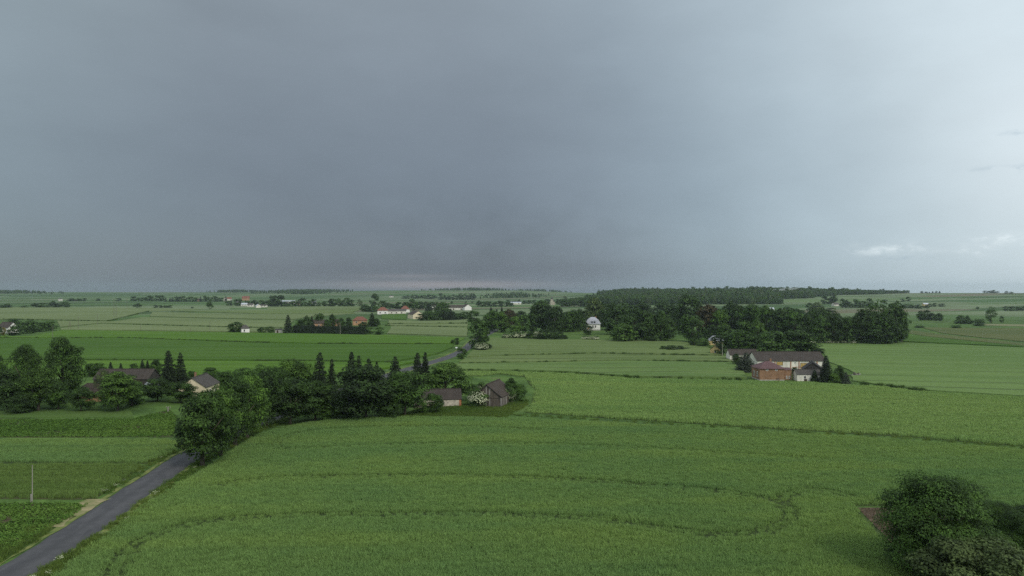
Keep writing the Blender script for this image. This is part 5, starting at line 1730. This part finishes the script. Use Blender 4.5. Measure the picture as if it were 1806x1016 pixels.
MB().box(1.6, 2.3, 0.6, 1.3, 8.0, 10.6).build('chimney', MATS['brick_red'], mr)
pw = MB().box(-7.0, -4.6, -3.2, 1.6, -0.5, 4.6)
pw = pw.build('porch', MATS['white_plaster'], mn)
MB().box(-7.3, -4.6, -3.5, 1.9, 4.6, 5.4).build('porch_roof', MATS['roof_slate'], pw)
# white gabled house at the left edge
building('house', 'white gabled house with brown roof at the left picture edge', 'house', 14, 587, 12, 7.5, 4.0, 7.6, -25, 'white_plaster', 'roof_brown', over=0.4, anchor='none', opens=(('R', 0, 4.4, 1.0, 1.2, W_), ('F', 3.0, 1.0, 1.1, 1.4, W_), ('F', -1.0, 1.0, 1.1, 1.4, W_)))
building('house', 'little white house with hipped brown roof beside the lone bushy tree', 'house', 433, 587.5, 5.4, 5.2, 3.4, 5.7, 30, 'white_plaster', 'roof_grey', hip=1.8, over=0.4, opens=(('F', -0.8, 1.0, 0.9, 1.6, W_), ('R', 0, 0.2, 0.9, 2.0, D_)))
# hedged farm
building('shed', 'grey shed with flat dark roof left of the pointed spruce', 'shed', 491, 588, 4.6, 4.0, 2.6, 3.0, 10, 'concrete', 'roof_dark', over=0.25, opens=(('F', -0.6, 0.2, 1.0, 1.9, D_),))
building('house', 'orange plastered house showing between hedge and dark trees', 'house', 560, 582, 12, 8, 5.0, 7.5, 4, 'orange_plaster', 'roof_rust', over=0.3, opens=(('F', -2.5, 3.0, 1.0, 1.2, W_), ('F', 1.0, 3.0, 1.0, 1.2, W_)))
building('house', 'orange walled wing behind the middle of the hedge', 'house', 588, 581, 6, 7, 5.0, 7.6, -4, 'orange_plaster', 'roof_rust', over=0.3, opens=(('F', 0.0, 3.0, 1.0, 1.2, W_),))
building('house', 'pinkish house with red hipped roof behind the hedge', 'house', 634, 574, 11.5, 9, 4.4, 7.3, 6, 'orange_plaster', 'roof_red', hip=3.4, over=0.5, opens=(('F', -2.5, 2.2, 1.2, 1.2, W_), ('F', 2.5, 2.2, 1.2, 1.2, W_)))


def hedge(label, p0, p1, h, w, seed):
    a, b = at(*p0), at(*p1)
    L = (b - a).length
    root = empty('hedge', a, math.atan2(b.y - a.y, b.x - a.x))
    r2 = np.random.default_rng(seed)
    n = int(L * 130)
    c = np.stack([r2.uniform(0, L, n), r2.uniform(-w / 2, w / 2, n), r2.uniform(0, h, n)], -1)
    k = r2.integers(0, 3, n)
    c[:, 1] = np.where(k == 0, -w / 2 + r2.normal(0, 0.12, n), c[:, 1])
    c[:, 2] = np.where(k == 1, h + r2.normal(0, 0.22, n), c[:, 2])
    c[:, 1] = np.where(k == 2, w / 2 + r2.normal(0, 0.12, n), c[:, 1])
    nr = np.where((k == 1)[:, None], np.array([0, 0, 1.0]), np.where((k == 0)[:, None], np.array([0, -1.0, 0.3]), np.array([0, 1.0, 0.3]))) + r2.normal(0, 0.5, (n, 3))
    me = quad_mesh('foliage', leaf_quads(c, nr, r2.uniform(0.3, 0.7, n), r2))
    link('foliage', me, root, MATS['leaf_spruce'])
    MB().box(0.2, L - 0.2, -w / 2 + 0.4, w / 2 - 0.4, 0, h - 0.3).build('branches', MATS['leaf_spruce'], root)
    tag(root, label, 'hedge')


hedge('tall dark clipped hedge around the farm with the red hipped roof', (517, 588), (645, 590), 5.2, 2.4, 3)
# red roofed farm
building('house', 'white farmhouse with red hipped roof', 'house', 675, 554.5, 12.5, 10, 4.8, 8.6, 10, 'white_plaster', 'roof_red', hip=4.2, over=0.6, opens=(('F', -3, 1.2, 1.6, 1.6, W_), ('F', 3, 1.2, 1.6, 1.6, W_)))
building('long_barn', 'long pale barn with grey roof between the farmhouse and cottage', 'barn', 699.5, 553.5, 23, 8, 3.4, 5.8, 6, 'dirty_white', 'roof_grey', over=0.3, opens=(('F', -6, 0.8, 1.2, 1.2, D_), ('F', 0, 0.8, 1.2, 1.2, D_), ('F', 6, 0.8, 1.2, 1.2, D_)))
building('cottage', 'white cottage with pointed red roof at the end of the pale barn', 'cottage', 715, 551, 11, 9, 4.2, 8.4, 12, 'white_plaster', 'roof_red', hip=4.0, over=0.5, opens=(('F', 0, 1.2, 1.4, 1.4, W_),))
building('barn', 'cream gabled barn with brown roof below the red roofed farm', 'barn', 733, 562, 16, 11.5, 4.6, 8.2, -62, 'cream_plaster', 'roof_brown', over=0.4, anchor='none', opens=(('R', 0, 0, 2.6, 2.8, dict(frame='cream_plaster', pane='cream_plaster', kind='door')),))
building('long_barn', 'pale barn with brown roof beyond the thicket', 'barn', 806, 547, 26, 10, 3.6, 7.2, 0, 'dirty_white', 'roof_brown', over=0.4, opens=(('F', -5, 0.6, 2.0, 1.6, D_), ('F', 6, 0.6, 2.0, 1.6, D_)))
building('barn', 'white gabled barn at the end of the pale barn beyond the thicket', 'barn', 823, 547, 15, 10.5, 4.6, 8.6, -70, 'white_plaster', 'roof_rust', over=0.4, anchor='none')
building('cottage', 'tiny white cottage between trees above the thicket', 'cottage', 765, 545, 6, 6, 5, 7.5, 0, 'white_plaster', 'roof_grey', over=0.3)
# far village
for x, y, L_, W2, he, hr, wl, rf_, rot, lb_ in (
        (394, 531, 16, 11, 6, 12, 'white_plaster', 'roof_red', -65, 'white village house with red roof'), (403, 530, 16, 10, 5, 10, 'white_plaster', 'roof_red', 10, 'second red roof of the far village'),
        (433, 530, 20, 12, 7, 14, 'orange_plaster', 'roof_red', 10, 'tallest red roofed house of the far village'), (348, 532, 12, 9, 5, 9, 'orange_plaster', 'roof_rust', 0, 'small orange house at the village edge'),
        (421, 536.5, 10, 8, 4.5, 7.5, 'white_plaster', 'roof_grey', 5, 'upper white cottage below the red roofed house'), (430, 540, 12, 9, 4.0, 7.0, 'white_plaster', 'roof_metal', 0, 'left white cottage at the field edge'), (441, 541, 11, 9, 4.0, 7.0, 'white_plaster', 'roof_grey', 0, 'middle white cottage at the field edge'),
        (451, 543, 10, 9, 4.0, 7.5, 'white_plaster', 'roof_metal', -60, 'right cottage at the field edge with pale gable'), (464, 542, 12, 8, 3.5, 5.5, 'dirty_white', 'roof_grey', 0, 'low grey barn right of the white cottages'),
        (500, 535.5, 14, 12, 6, 8, 'metal_blue', 'roof_metal', 0, 'grey village hall block'), (511, 536, 22, 12, 6.5, 8.5, 'white_plaster', 'roof_metal', 0, 'long white village hall'), (526, 538, 9, 8, 6, 9, 'orange_plaster', 'roof_rust', 0, 'orange house right of the long white hall'),
        (553, 538, 9, 8, 6, 9, 'white_plaster', 'roof_slate', 0, 'white house alone at the village end'), (105, 531, 9, 8, 6, 8, 'white_plaster', 'roof_grey', 0, 'far white house behind the dark copse'), (131, 531.5, 10, 8, 3, 5, 'white_plaster', 'roof_grey', 0, 'far low white house in the far tree line'),
        (910, 537, 24, 10, 4, 6, 'white_plaster', 'roof_metal', 0, 'far white hall left of the pale church'), (690, 524.5, 14, 10, 5, 8, 'white_plaster', 'roof_grey', 0, 'far white farm on the opposite slope'), (836, 526, 14, 10, 5, 8, 'white_plaster', 'roof_grey', 0, 'far white house below the ridge'),
        (1476, 540, 12, 8, 4, 7, 'white_plaster', 'roof_grey', 20, 'white cottage in the valley behind the wood'), (1634, 540.5, 9, 8, 4.5, 7, 'yellow_plaster', 'roof_metal', 0, 'tiny yellow house on the slope'), (1630, 564.5, 6, 5, 2.4, 4, 'white_plaster', 'roof_metal', 0, 'tiny white shed among round trees'),
        (1388, 556, 10, 8, 7, 10, 'white_plaster', 'roof_metal', 0, 'pale roof peeping over the park wood'), (1360, 551, 10, 8, 5, 8, 'white_plaster', 'roof_metal', 0, 'white roof in a gap of the park wood')):
    wl = 'dirty_white' if wl == 'white_plaster' else wl
    L_, W2, he, hr = L_ * 0.85, W2 * 0.85, he * 0.8, hr * 0.78
    building('house' if 'barn' not in lb_ and 'hall' not in lb_ else ('hall' if 'hall' in lb_ else 'barn'), lb_, 'house' if 'barn' not in lb_ and 'hall' not in lb_ else ('hall' if 'hall' in lb_ else 'barn'), x, y, L_, W2, he, hr, rot, wl, rf_, over=0.4,
             opens=(('F', -L_ / 4, 1.2, 1.3, 1.4, W_), ('F', L_ / 4, 1.2, 1.3, 1.4, W_)))
ch = building('church', 'far pale church with small tower below the striped slope', 'church', 978, 538, 14, 8, 6, 10, 80, 'stone_wall', 'roof_grey', over=0.3, opens=(('L', 0, 2, 1.2, 3.0, W_),))
tw = MB().box(-9.5, -5.5, -2, 2, 0, 11).build('tower', MATS['stone_wall'], ch)
MB().poly([(-9.8, -2.3, 11), (-5.2, -2.3, 11), (-5.2, 2.3, 11), (-9.8, 2.3, 11), (-7.5, 0, 15)], [(0, 1, 4), (1, 2, 4), (2, 3, 4), (3, 0, 4), (3, 2, 1, 0)]).build('spire', MATS['roof_dark'], tw)


# ------------------------------------------------------------------ poles, signs
def pole(px, base, top, label, kind='wood', arms=1, r0=0.13):
    p = at(px, base)
    h = (base - top) * p.y / FPX
    root = empty('utility_pole', p, R(random.uniform(-20, 20)))
    tag(root, label, 'pole', 'power and telephone poles')
    m = MB()
    if kind == 'aframe':
        m.tube([(-1.0, 0, -0.3), (-0.1, 0, h)], [r0, r0 * 0.7], 8)
        m.tube([(1.0, 0, -0.3), (0.1, 0, h)], [r0, r0 * 0.7], 8)
        m.tube([(-0.55, 0, h * 0.5), (0.55, 0, h * 0.5)], [r0 * 0.6] * 2, 6)
    else:
        m.tube([(0, 0, -0.3), (0, 0, h)], [r0, r0 * 0.65], 8)
    m.build('pole_shaft', MATS['pole_concrete' if kind == 'concrete' else 'pole_wood'], root)
    if kind == 'concrete':
        MB().box(-0.13, 0.13, -0.22, -0.08, -0.3, 1.35).build('concrete_foot', MATS['pole_concrete'], root)
    for k in range(arms):
        z = h - 0.25 - k * 0.55
        c = MB().box(-0.75, 0.75, -0.05, 0.05, z - 0.05, z + 0.05).build('crossarm', MATS['pole_wood'], root)
        for x_ in (-0.6, 0.6):
            MB().tube([(x_, 0, z + 0.051), (x_, 0, z + 0.26)], [0.05, 0.035], 6).build('insulator', MATS['ceramic'], c)
    return root


pole(57, 887, 820, 'pale concrete telephone pole in the rye field left of the road', 'concrete', 0, 0.075)
pole(297, 727, 717, 'short pale post at the edge of the potato field', 'concrete', 1, 0.12)
pole(93, 597, 576, 'wooden pole at the end of the white house garden')
pole(123, 581, 567, 'A-shaped double pole on the pale barley', 'aframe', 1, 0.16)
pole(138, 582, 559, 'tall thin pole right of the A-shaped pole', arms=2)
pole(172, 574, 553, 'thin pole with crossarm standing in the wide pale field')
pole(201, 559, 527, 'taller pylon pole, left of the close pair', arms=2, r0=0.22)
pole(205, 560, 534, 'second pole of the close pair', arms=1, r0=0.2)
pole(224, 546, 526, 'tall far pole on the pale field', arms=1, r0=0.22)
pole(248, 583, 571, 'short pole left of the oat field top', arms=0)
pole(336, 587, 577, 'short pole standing on the oat field border', arms=0)
pole(370, 584, 568, 'thin pole left of the lone bushy tree', arms=1)
pole(600, 590, 574, 'pole in front of the dark clipped hedge', 'concrete')
pole(1274, 628, 607, 'pole beside the little hut near the brick farm', 'concrete', 0)
pole(1223, 611, 597, 'pole by the small single tree', 'concrete', 0)
sg = empty('road_sign', at(805, 617))
tag(sg, 'small white sign beside the far road bend', 'sign')
MB().tube([(0, 0, -0.2), (0, 0, 1.5)], [0.04, 0.04], 6).build('post', MATS['concrete'], sg)
MB().box(-0.5, 0.5, -0.08, -0.045, 0.85, 1.4).build('panel', MATS['sign_white'], sg)

# ------------------------------------------------------------------ air


def volume_box(name, lo, hi, dens, col, aniso, label):
    o = MB().box(lo[0], hi[0], lo[1], hi[1], lo[2], hi[2]).build(name, None)
    m = bpy.data.materials.new(name)
    m.use_nodes = True
    nt = m.node_tree
    nt.nodes.clear()
    v = nt.nodes.new('ShaderNodeVolumePrincipled')
    v.inputs['Color'].default_value = col
    v.inputs['Density'].default_value = dens
    v.inputs['Anisotropy'].default_value = aniso
    out = nt.nodes.new('ShaderNodeOutputMaterial')
    nt.links.new(v.outputs[0], out.inputs['Volume'])
    o.data.materials.append(m)
    tag(o, label, None, None, 'stuff')
    return o


volume_box('haze', (-6900, -1600, -48), (6900, 5700, 62), 0.000085, (0.72, 0.80, 0.90, 1), 0.6, 'thin damp haze over the fields')
mp_ = at(1385, 530)
mist = bpy.data.meshes.new('mist')
bm = bmesh.new()
bmesh.ops.create_icosphere(bm, subdivisions=3, radius=1.0)
for v in bm.verts:
    k = 1 + 0.35 * math.sin(v.co.x * 5 + 1) * math.cos(v.co.y * 4)
    v.co = Vector((v.co.x * 34, v.co.y * 25 * k, v.co.z * 3.4 * k + 3.5 * v.co.x))
bm.to_mesh(mist)
bm.free()
mo = link('mist', mist, None, None, Vector((640, 1740, float(height(640, 1740)) + 15.5)))
mm_ = bpy.data.materials.new('mist')
mm_.use_nodes = True
mm_.node_tree.nodes.clear()
vv = mm_.node_tree.nodes.new('ShaderNodeVolumePrincipled')
vv.inputs['Color'].default_value = (0.9, 0.93, 0.96, 1)
vv.inputs['Density'].default_value = 0.012
oo = mm_.node_tree.nodes.new('ShaderNodeOutputMaterial')
mm_.node_tree.links.new(vv.outputs[0], oo.inputs['Volume'])
mist.materials.append(mm_)
tag(mo, 'wisp of white mist rising from the forest hill', None, None, 'stuff')
print('plants', _count[0], 'objects', len(bpy.data.objects), 'wheat', len(PA), len(PB), 'forest', len(F))
